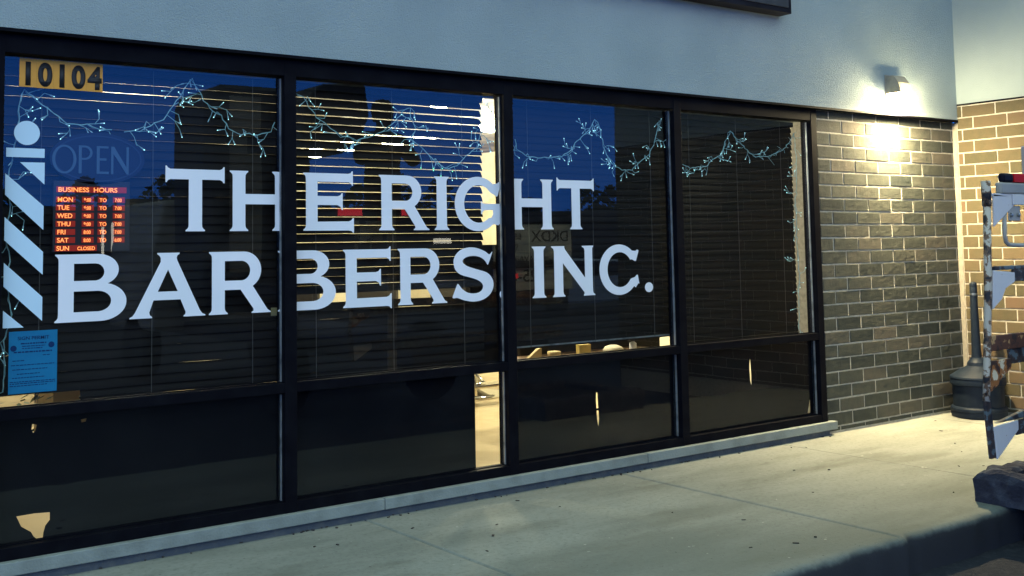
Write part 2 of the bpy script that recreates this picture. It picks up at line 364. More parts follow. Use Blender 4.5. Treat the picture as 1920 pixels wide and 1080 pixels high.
sw = structure(mb.build('sidewalk', M['concrete'], smooth=True))

# ================================================================== BUILDING
bld = thing('shop_building', 'grey stucco and brown brick shop building with a long black framed window', 'building', (-4, 0, 0))
Wt, Cc, Lb, Jt = 2.447, 0.1016, 0.3048, 0.0115
ZA = 2.4677
XM = [-7.634, -6.198, -4.766, -3.33, -1.87]     # right edges of mullions
MWs = .068
WX0 = -10.6
# stucco upper wall, slightly proud; lintel angle below it
MB().box((WX0 - 6, -.036, Wt), (0, .25, 5.2)).build('stucco_wall', M['stucco'], bld)
MB().box((WX0 - 6, -.043, Wt - .012), (.004, .2, Wt - .001)).box((WX0 - 6, -.043, Wt - .001), (.004, -.0365, Wt + .004)).build('lintel_flashing', M['frame'], bld)
MB().box((.02, -4.26, 2.588), (.3, .25, 5.2)).box((.0, -4.262, 2.588), (.02, -.031, 5.2)).build('stucco_wall', M['stucco'], bld)
MB().box((-.004, -4.265, 2.574), (.2, -.0, 2.587)).build('lintel_flashing', M['frame'], bld)

def bricks(ulo, uhi, zlo, zhi, place, name, mt, off_even, off_odd, rough, par_):
    """utility bricks in alternating thirds; place(u, depth_out, z) -> world"""
    bm = bmesh.new(); lay = bm.verts.layers.float.new('shade')
    i = 0; z_top = ZA
    k = -1
    while True:
        z1 = ZA - k * Cc - Jt / 2; z0 = z1 - Cc + Jt
        k += 1
        if z0 > zhi - .004: continue
        if z1 < zlo: break
        z1 = min(z1, zhi - .003); z0 = max(z0, zlo)
        if z1 - z0 < .01: continue
        off = off_even if (k - 1) % 2 == 0 else off_odd
        u = ulo - ((ulo - off) % Lb)
        if u > ulo: u -= Lb
        while u < uhi:
            a = max(u + Jt / 2, ulo); b = min(u + Lb - Jt / 2, uhi); u += Lb
            if b - a < .012: continue
            sh = min(1, max(0, random.gauss(.45, .22)))
            ja, jb, jz0, jz1 = [random.uniform(-.0012, .0012) for _ in range(4)]
            pr_ = random.uniform(-.0012, .0016)
            nu = max(2, int((b - a) / .028)) + 2; nv = 6
            sd_ = random.uniform(0, 99)
            gr = []
            for q in range(nv + 1):
                row = []
                for p in range(nu + 1):
                    fu = (p / nu) if p in (0, nu) else ((p - 1) / (nu - 2)) * (1 - 2 * .0035 / (b - a)) + .0035 / (b - a)
                    fv = (q / nv) if q in (0, nv) else ((q - 1) / (nv - 2)) * (1 - 2 * .0035 / (z1 - z0)) + .0035 / (z1 - z0)
                    uu = a + ja + (b - a + jb - ja) * fu; zz = z0 + jz0 + (z1 - z0 + jz1 - jz0) * fv
                    edge = (p in (0, nu)) or (q in (0, nv))
                    d = pr_ + rough * .5 + rough * mn.noise(Vector((uu * 22, zz * 30, sd_))) + rough * .5 * mn.noise(Vector((uu * 60, zz * 60, sd_)))
                    if edge: d = pr_ - .0006; uu += random.uniform(-.0008, .0008); zz += random.uniform(-.0009, .0009)
                    v = bm.verts.new(place(uu, d, zz)); v[lay] = sh; row.append(v)
                gr.append(row)
            for q in range(nv):
                for p in range(nu): bm.faces.new((gr[q][p], gr[q][p + 1], gr[q + 1][p + 1], gr[q + 1][p]))
            ring = [gr[0][p] for p in range(nu + 1)] + [gr[q][nu] for q in range(1, nv + 1)] + [gr[nv][p] for p in range(nu - 1, -1, -1)] + [gr[q][0] for q in range(nv - 1, 0, -1)]
            back = []
            cen = place((a + b) / 2, 0, (z0 + z1) / 2)
            nrm = place(0, 1, 0) - place(0, 0, 0)
            for v in ring:
                w_ = bm.verts.new(v.co - Vector(nrm) * .03); w_[lay] = sh; back.append(w_)
            for q in range(len(ring)): bm.faces.new((ring[(q + 1) % len(ring)], ring[q], back[q], back[(q + 1) % len(ring)]))
    mb = MB(); mb.bm.free(); mb.bm = bm
    return mb.build(name, mt, par_)
# front brick pier between window and corner
bricks(XM[4] + .004, -.004, GZ + .02, Wt - .014, lambda u, d, z: Vector((u, .016 - d, z)), 'brick_face', M['brick_front'], -.935 + .15, -.935 + .15 + Lb / 2, .0015, bld)
MB().box((XM[4], .0178, -.3), (0.02, .25, Wt - .013)).build('mortar', M['mortar'], bld)
# wing wall coming forward at the right
bricks(-4.255, -.034, GZ + .02, 2.573, lambda u, d, z: Vector((-d, u, z)), 'brick_face', M['brick_wing'], -.1769, -.1769 + .10, .0012, bld)
MB().box((.0036, -4.25, -.3), (.3, .0, 2.573)).build('mortar', M['mortar'], bld)
MB().box((-.0035, -.026, GZ), (.0035, .0165, 2.43)).build('corner_sealant', mat('sealant', (.30, .27, .21), .8, noise=(25, (.22, .20, .16), .4, .7), bump=(60, .6)), bld)
MB().box((.0, -4.256, -.3), (.28, -4.251, 2.573)).build('brick_return', M['brick_wing'], bld)

# ---- cast stone sill and foundation strip
mb = MB(); segs = [-17.3, -15.35, -13.4, -11.5, -9.55, -7.63, -5.70, -3.755, -1.80]
for a, b in zip(segs, segs[1:]): mb.box((a + .002, -.036, .020), (b - .002, .16, .080))
mb.build('window_sill', M['sill'], bld, bevel=.004)
MB().box((-17.3, -.012, -.3), (XM[4], .2, .0195)).build('foundation_strip', M['base'], bld)

# ---- storefront frame
fr = MB()
ZS, ZT, ZTB, ZH = .081, .742, .690, 2.345       # sill top, transom top and bottom, head of glass
xsR = [WX0] + XM
fr.box((WX0 - 6, 0, ZH), (XM[4], .10, Wt - .0125))                     # head
fr.box((WX0 - 6, .0005, ZS), (XM[4], .10, ZS + .055))                  # bottom rail
for x in xsR: fr.box((x - MWs, -.0015, ZS - .0005), (x, .1012, Wt - .0128))
for a, b in zip(xsR, xsR[1:]): fr.box((a, .001, ZTB), (b - MWs, .098, ZT))
for a in (WX0 - 6,): fr.box((a, .001, ZTB), (WX0 - MWs, .098, ZT))
fr.build('window_frame', M['frame'], bld, bevel=.0025)
GY = .055
bays = list(zip([WX0] + XM[:-1], XM))
for n, (a, b) in enumerate(bays):
    for (z0, z1) in ((ZT, ZH), (ZS + .055, ZTB)):
        x1 = b - MWs
        q = MB(); v = [q.bm.verts.new(p) for p in ((a, GY, z0), (x1, GY, z0), (x1, GY, z1), (a, GY, z1))]; q.bm.faces.new(v)
        q.build('glass_pane', M['glass'], bld)
        q = MB()
        q.box((x1 - .0065, GY - .016, z0 + .004), (x1 - .0005, GY - .003, z1 - .01))
        q.build('glazing_bead', M['gasket'], bld)
        q = MB(); q.box((a + .003, GY - .012, z0 + .0005), (x1 - .012, GY - .003, z0 + .005)); q.box((a + .001, GY - .010, z0 + .006), (a + .005, GY - .003, z1 - .01))
        q.build('glazing_bead', M['frame'], bld)

# ---- black film behind the lower panes, with its tears
def film(x0, x1, holes):
    z0, z1 = ZS + .05, ZTB + .01
    loops = [[(x0, z0), (x1, z0), (x1, z1), (x0, z1)]] + holes
    mb = outline_mesh(loops, .085, .0012); mb.build('window_film', M['film'], bld)
film(WX0, XM[0] - .05, [])
film(XM[0] - .03, XM[1] - .05, [[(-7.537, .250), (-7.46, .252), (-7.393, .247), (-7.393, .213), (-7.412, .19), (-7.42, .16), (-7.422, .137), (-7.45, .138), (-7.463, .151), (-7.473, .171), (-7.516, .202), (-7.53, .235)],
     [(-7.475, .655), (-7.455, .648), (-7.46, .625), (-7.468, .612), (-7.478, .630)], [(-7.26, .652), (-7.235, .655), (-7.238, .640), (-7.258, .638)]])
film(XM[1] - .03, -5.03, [])
film(XM[2] - .03, XM[3] - .05, [[(-4.078, .489), (-4.068, .484), (-4.064, .40), (-4.062, .388), (-4.080, .385), (-4.083, .44)], [(-4.079, .374), (-4.062, .372), (-4.058, .32), (-4.067, .270), (-4.076, .32)]])
film(XM[3] - .03, XM[4] - .05, [[(-2.617, .598), (-2.611, .56), (-2.606, .47), (-2.609, .402), (-2.622, .44), (-2.625, .53)], [(-2.0, .145), (-1.965, .145), (-1.965, .25)]])
film(-5.033, -5.020, [])

# ---- interior shell
structure(MB().box((-14, .16, -.5), (-.05, 9.1, 0)).build('shop_floor', M['tile']))
structure(MB().box((-14, .26, 2.72), (-.05, 9.1, 2.9)).build('shop_ceiling', M['ceil']))
MB().box((-14, 9.0, 0), (-.05, 9.1, 2.72)).build('interior_wall', M['cream'], bld)
MB().box((-.12, .3, 0), (-.05, 9.0, 2.72)).build('interior_wall', M['cream'], bld)
MB().box((-14.1, .3, 0), (-14, 9.0, 2.72)).build('interior_wall', M['cream'], bld)
MB().box((XM[2] - .19, .21, .72), (XM[2] + .02, .26, 1.44)).build('added_dark_panel', M['slat'], bld)  # dark panel added to blank out the lit room behind the blind's end
MB().box((WX0 - 6, .26, 2.36), (-.13, .30, 2.72)).build('interior_bulkhead', M['ceil'], bld)

# ================================================================== BLINDS
def blind(name, x0, x1, ztop, zbot, label, tilt=55, pitch=.0465, missing=(), jitter=.4, notch=None):
    t = thing(name, label, 'window blind', ((x0 + x1) / 2, .12, zbot), 'window blinds hanging inside the panes')
    sl = MB(); z = ztop - .05; k = 0; D = .050
    while z > zbot - .012:
        if k not in missing:
            th = R(tilt + (9 if (z < 1.04 and tilt < 65) else 0) + random.uniform(-jitter, jitter)) ; dz = random.uniform(-.0008, .0008)
            n = 5
            prof = []
            for i in range(n + 1):
                s_ = -D / 2 + D * i / n; c_ = .0035 * (1 - (2 * i / n - 1) ** 2)
                prof.append((.125 + s_ * math.cos(th) - c_ * math.sin(th), z + dz + s_ * math.sin(th) + c_ * math.cos(th)))
            m_ = 10; rows = []
            sag = random.uniform(-.0015, .0015) if z < 1.05 else 0
            for j in range(m_ + 1):
                xa = notch if (notch and z < .80) else x0; xx = xa + (x1 - xa) * j / m_
                wob = sag * math.sin(j * 1.3 + k) + (mn.noise(Vector((xx * 3, z * 9, 1))) * (.005 if z < 1.12 else .0012))
                rows.append([sl.bm.verts.new((xx, y, zz + wob)) for y, zz in prof])
            for a, b in zip(rows, rows[1:]):
                for i in range(n): sl.bm.faces.new((a[i], a[i + 1], b[i + 1], b[i]))
        z -= pitch; k += 1
    sl.build('slats', M['slat'], t, smooth=True)
    MB().box((x0 - .005, .104, ztop - .03), (x1 + .005, .155, ztop + .005)).build('head_rail', M['slat'], t)
    MB().box((notch or x0, .112, zbot), (x1, .140, zbot + .009)).build('bottom_rail', M['slat' if zbot < .76 else 'gasket'], t)
    for f in (.12, .5, .88):
        xx = x0 + (x1 - x0) * f; cd = MB()
        cd.box((xx - .0012, .146, zbot), (xx + .0012, .148, ztop)); cd.box((xx - .0012, .103, zbot), (xx + .0012, .105, ztop))
        cd.build('ladder_cord', M['cord'], t)
    return t
blind('window_blind', XM[0] + .02, XM[1] - .035, 2.33, .744, 'dark slatted blind behind the pane with the number plates and OPEN sign', tilt=71, pitch=.0460, notch=-7.255)
blind('window_blind', XM[1] + .01, XM[2] - .155, 2.33, .7425, 'dark slatted blind glowing brightest, with a wide gap under the white letters', tilt=61.5, missing=(24,))
blind('window_blind', XM[2] + .02, XM[3] - .035, 2.33, .806, 'dark closed blind whose pale bottom rail hangs above the transom, behind INC', tilt=76, pitch=.0455)
blind('window_blind', XM[3] + .02, XM[4] - .155, 2.33, .7425, 'dark closed blind beside the brick wall with no lettering in front', tilt=76, pitch=.0455)
blind('window_blind', WX0 + .02, XM[0] - .08, 2.33, .735, 'dark closed blind in the window left of the barber stripe', tilt=76, pitch=.0455)

# ================================================================== LETTERING
def arc(cx, cz, rx, rz, a0, a1, n=14):
    return [(cx + rx * math.cos(R(a0 + (a1 - a0) * i / n)), cz + rz * math.sin(R(a0 + (a1 - a0) * i / n))) for i in range(n + 1)]
def smoothed(P, n=4):
    o = []
    for i in range(len(P)):
        p0, p1, p2, p3 = [Vector(P[(i + k) % len(P)]) for k in (-1, 0, 1, 2)]
        for j in range(n):
            t_ = j / n
            o.append(tuple(.5 * ((2 * p1) + (p2 - p0) * t_ + (2 * p0 - 5 * p1 + 4 * p2 - p3) * t_ ** 2 + (3 * p1 - p0 - 3 * p2 + p3) * t_ ** 3)))
    return o
BL = lambda x: [(x - .05, 0), (x - .05, .018), (x - .018, .045), (x - .004, .07), (x, .11)]            # serif bottom-left going up
TL = lambda x: [(x, .89), (x - .004, .93), (x - .018, .955), (x - .05, .982), (x - .05, 1)]
TR = lambda x: [(x + .05, 1), (x + .05, .982), (x + .018, .955), (x + .004, .93), (x, .89)]
BR = lambda x: [(x, .11), (x + .004, .07), (x + .018, .045), (x + .05, .018), (x + .05, 0)]
G = {}
G['I'] = (.32, [BL(.05) + TL(.05) + TR(.27) + BR(.27)])
G['H'] = (1.07, [BL(.05) + TL(.05) + TR(.27) + [(.27, .615), (.80, .615)] + TL(.80) + TR(1.02) + BR(1.02) + BL(.80) + [(.80, .445), (.27, .445)] + BR(.27)])
G['T'] = (.98, [[(0, 1.05), (.018, 1.05), (.04, 1.018), (.08, 1.0), (.90, 1.0), (.94, 1.018), (.962, 1.05), (.98, 1.05), (.98, .785), (.962, .785), (.94, .818), (.90, .835), (.60, .835)] + BR(.60) + BL(.38) + [(.38, .835), (.08, .835), (.04, .818), (.018, .785), (0, .785)]])
G['E'] = (.97, [BL(.05) + TL(.05) + [(.87, 1), (.92, 1.01), (.945, 1.045), (.965, 1.045), (.965, .79), (.948, .79), (.925, .828), (.88, .85), (.27, .85), (.27, .60), (.66, .60), (.715, .618), (.742, .655), (.76, .655), (.76, .36), (.742, .36), (.72, .41), (.66, .445), (.27, .445), (.27, .155), (.88, .16), (.93, .18), (.962, .22), (.98, .22), (.98, -.045), (.962, -.045), (.935, -.01), (.88, 0)]])
G['R'] = (1.08, [BL(.05) + TL(.05) + [(.56, 1)] + arc(.60, .70, .31, .30, 88, -48, 16) + [(.76, .44), (1.00, .085), (1.03, .045), (1.08, .018), (1.08, 0), (.74, 0), (.74, .018), (.775, .04), (.77, .075), (.545, .385), (.27, .385)] + BR(.27), [(.27, .85), (.56, .85)] + arc(.56, .692, .155, .158, 85, -85, 12) + [(.56, .534), (.27, .534)]])
G['B'] = (1.05, [BL(.05) + TL(.05) + [(.60, 1)] + arc(.62, .765, .31, .235, 90, -62, 14) + arc(.66, .285, .39, .285, 66, -90, 16) + [(.6, 0)], [(.27, .86), (.58, .86)] + arc(.58, .732, .135, .128, 85, -85, 10) + [(.27, .604)], [(.27, .45), (.62, .45)] + arc(.62, .297, .20, .153, 85, -85, 12) + [(.27, .144)]])
G['A'] = (1.19, [[(0, 0), (0, .018), (.045, .04), (.08, .085), (.475, .86), (.475, .92), (.455, .955), (.42, .982), (.42, 1), (.77, 1), (.77, .982), (.735, .955), (.725, .92), (.735, .88), (1.105, .085), (1.14, .04), (1.19, .018), (1.19, 0), (.84, 0), (.84, .018), (.868, .04), (.872, .075), (.79, .27), (.365, .27), (.30, .085), (.31, .045), (.345, .018), (.345, 0)], [(.43, .40), (.745, .40), (.59, .74)]])
G['N'] = (1.12, [[(.03, 0), (.03, .018), (.06, .045), (.07, .09), (.07, .90), (.055, .95), (0, .982), (0, 1), (.33, 1), (.335, .965), (.35, .93), (.86, .355), (.86, .90), (.845, .95), (.79, .982), (.79, 1), (1.09, 1), (1.09, .982), (1.065, .955), (1.06, .92), (1.06, .09), (1.075, .045), (1.12, .018), (1.12, 0), (.82, 0), (.82, .018), (.84, .04), (.835, .07), (.29, .665), (.29, .10), (.30, .05), (.34, .018), (.34, 0)]])
G['C'] = (1.09, [arc(.54, .495, .54, .52, 48, 318, 34) + [(.985, .115), (1.06, .20), (1.09, .19), (1.05, .375), (1.02, .375), (.97, .33)] + arc(.56, .495, .345, .36, -33, -326, 30) + [(.90, .70), (.985, .66), (1.01, .67), (1.09, .88), (1.05, .905), (1.0, .875)]])
G['G'] = (1.17, [arc(.54, .495, .54, .52, 48, 312, 34) + [(1.02, .085), (1.12, .165), (1.17, .15), (1.15, .345), (1.06, .50), (.69, .50), (.645, .515), (.625, .545), (.61, .545), (.61, .30), (.63, .30), (.65, .345), (.69, .375), (.885, .38), (.90, .32), (.86, .235)] + arc(.56, .495, .345, .36, -48, -322, 30) + [(.92, .68), (.985, .64), (1.01, .65), (1.09, .90), (1.05, .925), (1.0, .895)]])
_S = [(1615, 372), (1592, 392), (1560, 368), (1500, 342), (1440, 335), (1380, 352), (1340, 390), (1323, 440), (1335, 500), (1375, 540), (1450, 565), (1510, 590), (1540, 625), (1530, 665), (1490, 685), (1430, 680), (1385, 650), (1357, 612), (1348, 614), (1330, 660), (1313, 708), (1325, 716), (1348, 714), (1400, 735), (1470, 748), (1540, 735), (1595, 695), (1620, 635), (1610, 575), (1570, 530), (1500, 505), (1430, 480), (1395, 455), (1392, 430), (1420, 408), (1470, 400), (1520, 410), (1555, 435), (1575, 466), (1584, 462)]
G['S'] = (.93, [smoothed([((x - 1313) / 307 * .93, (748 - y) / 413 * 1.01 - .005) for x, y in _S], 3)])
G[','] = (.26, [smoothed([(.13, .21), (.03, .17), (0, .10), (.04, .03), (.12, 0), (.13, -.04), (.07, -.12), (.03, -.17), (.06, -.19), (.17, -.11), (.245, .0), (.25, .12), (.21, .19)], 3)])
G['.'] = (.235, [arc(.1175, .105, .1175, .103, 0, 345, 22)])
CUTS = [(x - MWs - .004, x + .0005) for x in XM]
def lettering(rows_, zb, H, label, name):
    t = thing(name, label, 'window lettering', (rows_[0][1], GY, zb), 'white shop name lettering on the glass')
    for ch, x0, x1 in rows_:
        w_, loops = G[ch]; sx_ = (x1 - x0) / w_
        ls = [[(x0 + u * sx_, zb + v * H) for u, v in L] for L in loops]
        cuts = [c for c in CUTS if c[0] < x1 and c[1] > x0]
        outline_mesh(ls, GY - .003, .0015, cuts).build('letter', M['vinyl'], t)
lettering([('T', -6.878, -6.573), ('H', -6.545, -6.212), ('E', -6.134, -5.834), ('R', -5.672, -5.342), ('I', -5.305, -5.205), ('G', -5.164, -4.805), ('H', -4.757, -4.425), ('T', -4.394, -4.087)], 1.529, .311, 'upper line of white window lettering reading THE RIGHT', 'shop_lettering')
lettering([('B', -7.393, -7.064), ('A', -7.049, -6.673), ('R', -6.654, -6.322), ('B', -6.280, -5.944), ('E', -5.899, -5.599), ('R', -5.554, -5.226), ('S', -5.188, -4.895), (',', -4.850, -4.775), ('I', -4.600, -4.494), ('N', -4.449, -4.094), ('C', -4.054, -3.708), ('.', -3.658, -3.585)], 1.108, .316, 'lower line of white window lettering reading BARBERS, INC.', 'shop_lettering')
# barber pole stripe decal
bp_ = thing('barber_stripe_decal', 'pale barber pole decal of slanted stripes under a ball, far left of the glass', 'window decal', (-7.53, GY, 1.1))
yb = GY - .003
mb = outline_mesh([arc(-7.524, 1.986, .056, .056, 0, 350, 30)], yb, .0015); mb.build('ball', M['pole_vinyl'], bp_)
mb = outline_mesh([[(-7.612, 1.915), (-7.446, 1.915), (-7.446, 1.873), (-7.612, 1.873)]], yb, .0015); mb.build('cap_bar', M['pole_vinyl'], bp_)
for P_ in ([(-7.552, 1.850), (-7.445, 1.851), (-7.445, 1.749)], [(-7.614, 1.797), (-7.447, 1.650), (-7.447, 1.539), (-7.614, 1.700)],
           [(-7.614, 1.598), (-7.447, 1.438), (-7.447, 1.333), (-7.614, 1.493)], [(-7.614, 1.391), (-7.447, 1.231), (-7.447, 1.122), (-7.614, 1.284)], [(-7.614, 1.176), (-7.525, 1.096), (-7.614, 1.097)]):
    outline_mesh([P_], yb, .0015).build('stripe', M['pole_vinyl'], bp_)

# ---- street number plates
t = thing('address_number', 'yellow plate strip with black number 10104 in the top left window corner', 'number sign', (-7.37, GY, 2.2))
for i, ch in enumerate('10104'):
    a = -7.561 + i * .0751
    pl = MB().box((a, GY - .0025, 2.199 + random.uniform(-.001, .001)), (a + .0745, GY - .001, 2.334)).build('number_plate', M['yellow'], t)
    text_wall(ch, a + .0375, 2.214, .105, GY - .0040, .0008, .84, .045, 'CENTER').build('digit', M['ink'], t)
# ---- OPEN sign (unlit)
t = thing('open_sign', 'unlit dark blue oval sign with pale letters OPEN behind the left pane', 'sign', (-7.2, .075, 1.75))
outline_mesh([arc(-7.197, 1.880, .222, .125, 0, 354, 50)], .074, .012).build('sign_plate', M['open_plate'], t)
outline_mesh([arc(-7.197, 1.880, .206, .111, 0, 354, 50), arc(-7.197, 1.880, .200, .105, 0, 354, 50)], .0715, .002).build('sign_rim', M['open_rim'], t)
for ch, a, wd in (('O', -7.408, .110), ('P', -7.288, .066), ('E', -7.205, .058), ('N', -7.137, .085)):
    z0, z1 = 1.807, 1.940
    if ch == 'O': L = [arc(a + wd / 2, 1.8725, wd / 2, .068, 0, 350, 30), arc(a + wd / 2, 1.8725, wd / 2 - .014, .059, 0, 350, 30)]
    elif ch == 'P': L = [[(a, z0), (a, z1), (a + .03, z1)] + arc(a + .03, z1 - .034, .034, .034, 85, -85, 10) + [(a + .03, z1 - .068), (a + .014, z1 - .068), (a + .014, z0)], [(a + .014, z1 - .009), (a + .028, z1 - .009)] + arc(a + .028, z1 - .034, .024, .025, 85, -85, 8) + [(a + .014, z1 - .059)]]
    elif ch == 'E': L = [[(a, z0), (a, z1), (a + .055, z1), (a + .055, z1 - .010), (a + .014, z1 - .010), (a + .014, 1.882), (a + .046, 1.882), (a + .046, 1.871), (a + .014, 1.871), (a + .014, z0 + .011), (a + .057, z0 + .011), (a + .057, z0)]]
    else: L = [[(a, z0), (a, z1), (a + .014, z1), (a + .073, z0 + .035), (a + .073, z1), (a + .084, z1), (a + .084, z0), (a + .074, z0), (a + .011, z1 - .035), (a + .011, z0)]]
    outline_mesh(L, .0705, .003).build('letter', M['open_text'], t)
# ---- LED business hours sign
t = thing('hours_sign', 'glowing red LED business hours board under the OPEN sign', 'sign', (-7.22, .08, 1.44))
MB().box((-7.40, .074, 1.435), (-7.045, .095, 1.77)).build('housing', M['led_box'], t, bevel=.003)
yT = .0705
def led(txt, x, z, h, ws=1.0, off=.010):
    text_wall(txt, x, z, h, yT, .001, ws, off).build('led_text', M['led_text'], t)
def backing(x0, x1, z0, z1): MB().box((x0, yT + .0015, z0), (x1, .0738, z1)).build('halo_strip', M['led_halo'], t)  # glowing strips stand in for the red halo around the LED rows
led('BUSINESS  HOURS', -7.380, 1.7185, .022, 1.13)
backing(-7.386, -7.062, 1.7155, 1.7435)
rowsH = ['MON', 'TUE', 'WED', 'THU', 'FRI', 'SAT']; hrs = [('9:00', '7:00')] * 4 + [('8:00', '7:00'), ('8:00', '6:00')]
for i, dname in enumerate(rowsH):
    z = 1.6715 - i * .0382
    led(dname, -7.382, z, .022, 1.0); led(hrs[i][0], -7.262, z + .001, .0175, .80); led('TO', -7.190, z + .001, .0175, 1.0); led(hrs[i][1], -7.118, z + .001, .0175, .80)
    backing(-7.388, -7.300, z - .003, z + .0245)
    backing(-7.270, -7.215, z - .003, z + .0245); backing(-7.197, -7.158, z - .003, z + .0245); backing(-7.126, -7.070, z - .003, z + .0245)
z = 1.6715 - 6 * .0382
led('SUN', -7.384, z, .022, 1.0); led('CLOSED', -7.290, z + .001, .0175, .92); backing(-7.390, -7.200, z - .003, z + .0245)
# ---- sign permit sheet
t = thing('permit_notice', 'blue paper sheet headed SIGN PERMIT taped inside the lower left glass', 'notice', (-7.48, .06, .80))
MB().box((-7.586, GY + .004, .799), (-7.377, GY + .0052, 1.079)).build('paper', M['blue_paper'], t)
MB().bm.free()
def pt(txt, x, z, h, ws=1, al='LEFT', off=0): text_wall(txt, x, z, h, GY + .0028, .0008, ws, off, al).build('print', M['blue_ink'], t)
pt('SIGN PERMIT', -7.481, 1.040, .0155, 1.12, 'CENTER', .006)
lines = MB()
for i, (a, b, z) in enumerate([(-7.535, -7.425, 1.020), (-7.53, -7.43, 1.009), (-7.53, -7.44, .999), (-7.565, -7.40, .982), (-7.44, -7.41, .965), (-7.57, -7.52, .945), (-7.575, -7.39, .925), (-7.57, -7.42, .905), (-7.55, -7.45, .885), (-7.57, -7.43, .868), (-7.58, -7.385, .850), (-7.58, -7.385, .842), (-7.58, -7.42, .832)]):
    x = a
    while x < b:
        l = random.uniform(.006, .018); lines.box((x, GY + .0031, z), (min(x + l, b), GY + .0038, z + (.006 if i in (0, 3) else .0035))); x += l + .003
lines.build('fine_print', M['blue_ink'], t)
for cx_, cz_ in ((-7.566, 1.003), (-7.403, 1.012)): outline_mesh([arc(cx_, cz_, .0135, .0135, 0, 345, 20)], GY + .0030, .0008).build('seal', M['blue_ink'], t)
# small tape tab on blind
tag(MB().box((-6.299, .098, 1.085), (-6.257, .101, 1.127)).build('tape_tab', M['tape']), 'small yellow brown tape tab on the blind below the letter R', 'tape')

# ================================================================== STRING LIGHTS
bulb_me = None
def bulb_mesh():
    mb = MB(); mb.lathe([(.0018, 0), (.0029, .003), (.0029, .012), (.0018, .017)], seg=7)
    o = mb.build('bulb', M['bulb']); me = o.data; bpy.data.objects.remove(o)
    me.materials.append(M['tip'])
    return me
BULB = bulb_mesh()
mb = MB(); mb.lathe([(.0010, .0160), (.0023, .0172), (.0022, .0205), (.0008, .0218)], seg=7); o = mb.build('lit_tip', M['tip']); TIP = o.data; bpy.data.objects.remove(o)
TIPG = TIP.copy(); TIPG.materials.clear(); TIPG.materials.append(M['tip_green'])
Y0 = .088
def string_light(paths, label, seed, green=None, maxb=95, dens=1.0):
    rn = random.Random(seed)
    t = thing('string_lights', label, 'string lights', (paths[0][0][0], Y0, paths[0][0][1]), 'clear wire string lights inside the window')
    wires = MB(); nb = 0
    for P_ in paths:
        pts = []
        for i in range(len(P_) - 1):
            a, b = Vector(P_[i]), Vector(P_[i + 1]); n = max(2, int((b - a).length / .022))
            for j in range(n):
                q = a.lerp(b, j / n); pts.append(Vector((q.x + rn.uniform(-.0035, .0035), Y0 + rn.uniform(-.006, .006), q.y + rn.uniform(-.004, .004))))
        pts.append(Vector((P_[-1][0], Y0, P_[-1][1])))
        wires.tube(pts, .0026, 5)
        if rn.random() < .8: wires.tube([p + Vector((rn.uniform(-.004, .004), .003, rn.uniform(-.005, .003))) for p in pts], .0012, 4)
        d = 0
        nxt = .02
        for i in range(1, len(pts)):
            d += (pts[i] - pts[i - 1]).length
            if d < nxt: continue
            nxt = d + rn.uniform(.022, .055) / dens * (2.3 if abs(P_[0][1] - P_[-1][1]) > 1 else 1)
            # a twig: a short hanging wire with one or two kinks, and bulbs at its ends
            base = pts[i]; ang = rn.choice([-1, 1]) * rn.uniform(.2, 1.5); cur = base; tw = [base]
            for s_ in range(rn.choice([1, 1, 2, 2, 3])):
                L_ = rn.uniform(.022, .050); ang += rn.uniform(-1.1, 1.1)
                cur = cur + Vector((math.sin(ang) * L_, rn.uniform(-.006, .004), -math.cos(ang) * L_ * rn.choice([1, 1, 1, -.5])))
                if cur.y < .066: cur.y = .068
                if cur.y > .10: cur.y = .098
                tw.append(cur)
                for b_ in range(rn.choice([1, 1, 2])):
                    if nb >= maxb * (paths.index(P_) + 1) / len(paths): continue
                    a2 = ang + rn.uniform(-1.2, 1.2); L2 = rn.uniform(.012, .03)
                    e_ = cur + Vector((math.sin(a2) * L2, rn.uniform(-.004, .004), -math.cos(a2) * L2)); e_.y = min(max(e_.y, .068), .098)
                    wires.tube([cur, e_], .0016, 4)
                    dirv = (e_ - cur).normalized(); dirv.y *= .3; dirv.normalize()
                    o = bpy.data.objects.new('bulb', BULB); C.objects.link(o)
                    o.matrix_world = Matrix.Translation(e_) @ dirv.to_track_quat('Z', 'Y').to_matrix().to_4x4(); mw = o.matrix_world.copy()
                    o.parent = t; o.matrix_parent_inverse = Matrix.Translation(-Vector(t.location)); o.matrix_basis = mw
                    if rn.random() < .85:
                        isg = green and abs(e_.x - green[0]) < .12 and abs(e_.z - green[1]) < .06
                        k = bpy.data.objects.new('lit_tip', TIPG if isg else TIP); C.objects.link(k); k.parent = o
                    nb += 1
            wires.tube(tw, .0016, 4)
    wires.build('wire', M['wire'], t)
p1 = [(-7.55, 2.041), (-7.549, 2.139), (-7.529, 2.192), (-7.474, 2.144), (-7.432, 2.11), (-7.397, 2.09), (-7.34, 2.042), (-7.291, 2.037), (-7.248, 2.043), (-7.189, 2.027), (-7.13, 2.024)]
p1b = [(-7.071, 2.014), (-6.995, 2.025), (-6.942, 2.055), (-6.88, 2.09), (-6.849, 2.138), (-6.809, 2.188), (-6.762, 2.263), (-6.73, 2.305), (-6.697, 2.252), (-6.672, 2.197), (-6.623, 2.144), (-6.581, 2.123), (-6.539, 2.06), (-6.463, 2.031), (-6.428, 2.041), (-6.377, 2.036), (-6.298, 2.056), (-6.281, 2.107)]
p1v = [(-7.551, 2.04), (-7.581, 1.861), (-7.602, 1.75), (-7.582, 1.628), (-7.603, 1.519), (-7.583, 1.422), (-7.59, 1.277), (-7.57, 1.155), (-7.6, 1.037), (-7.594, 0.916), (-7.602, 0.809)]
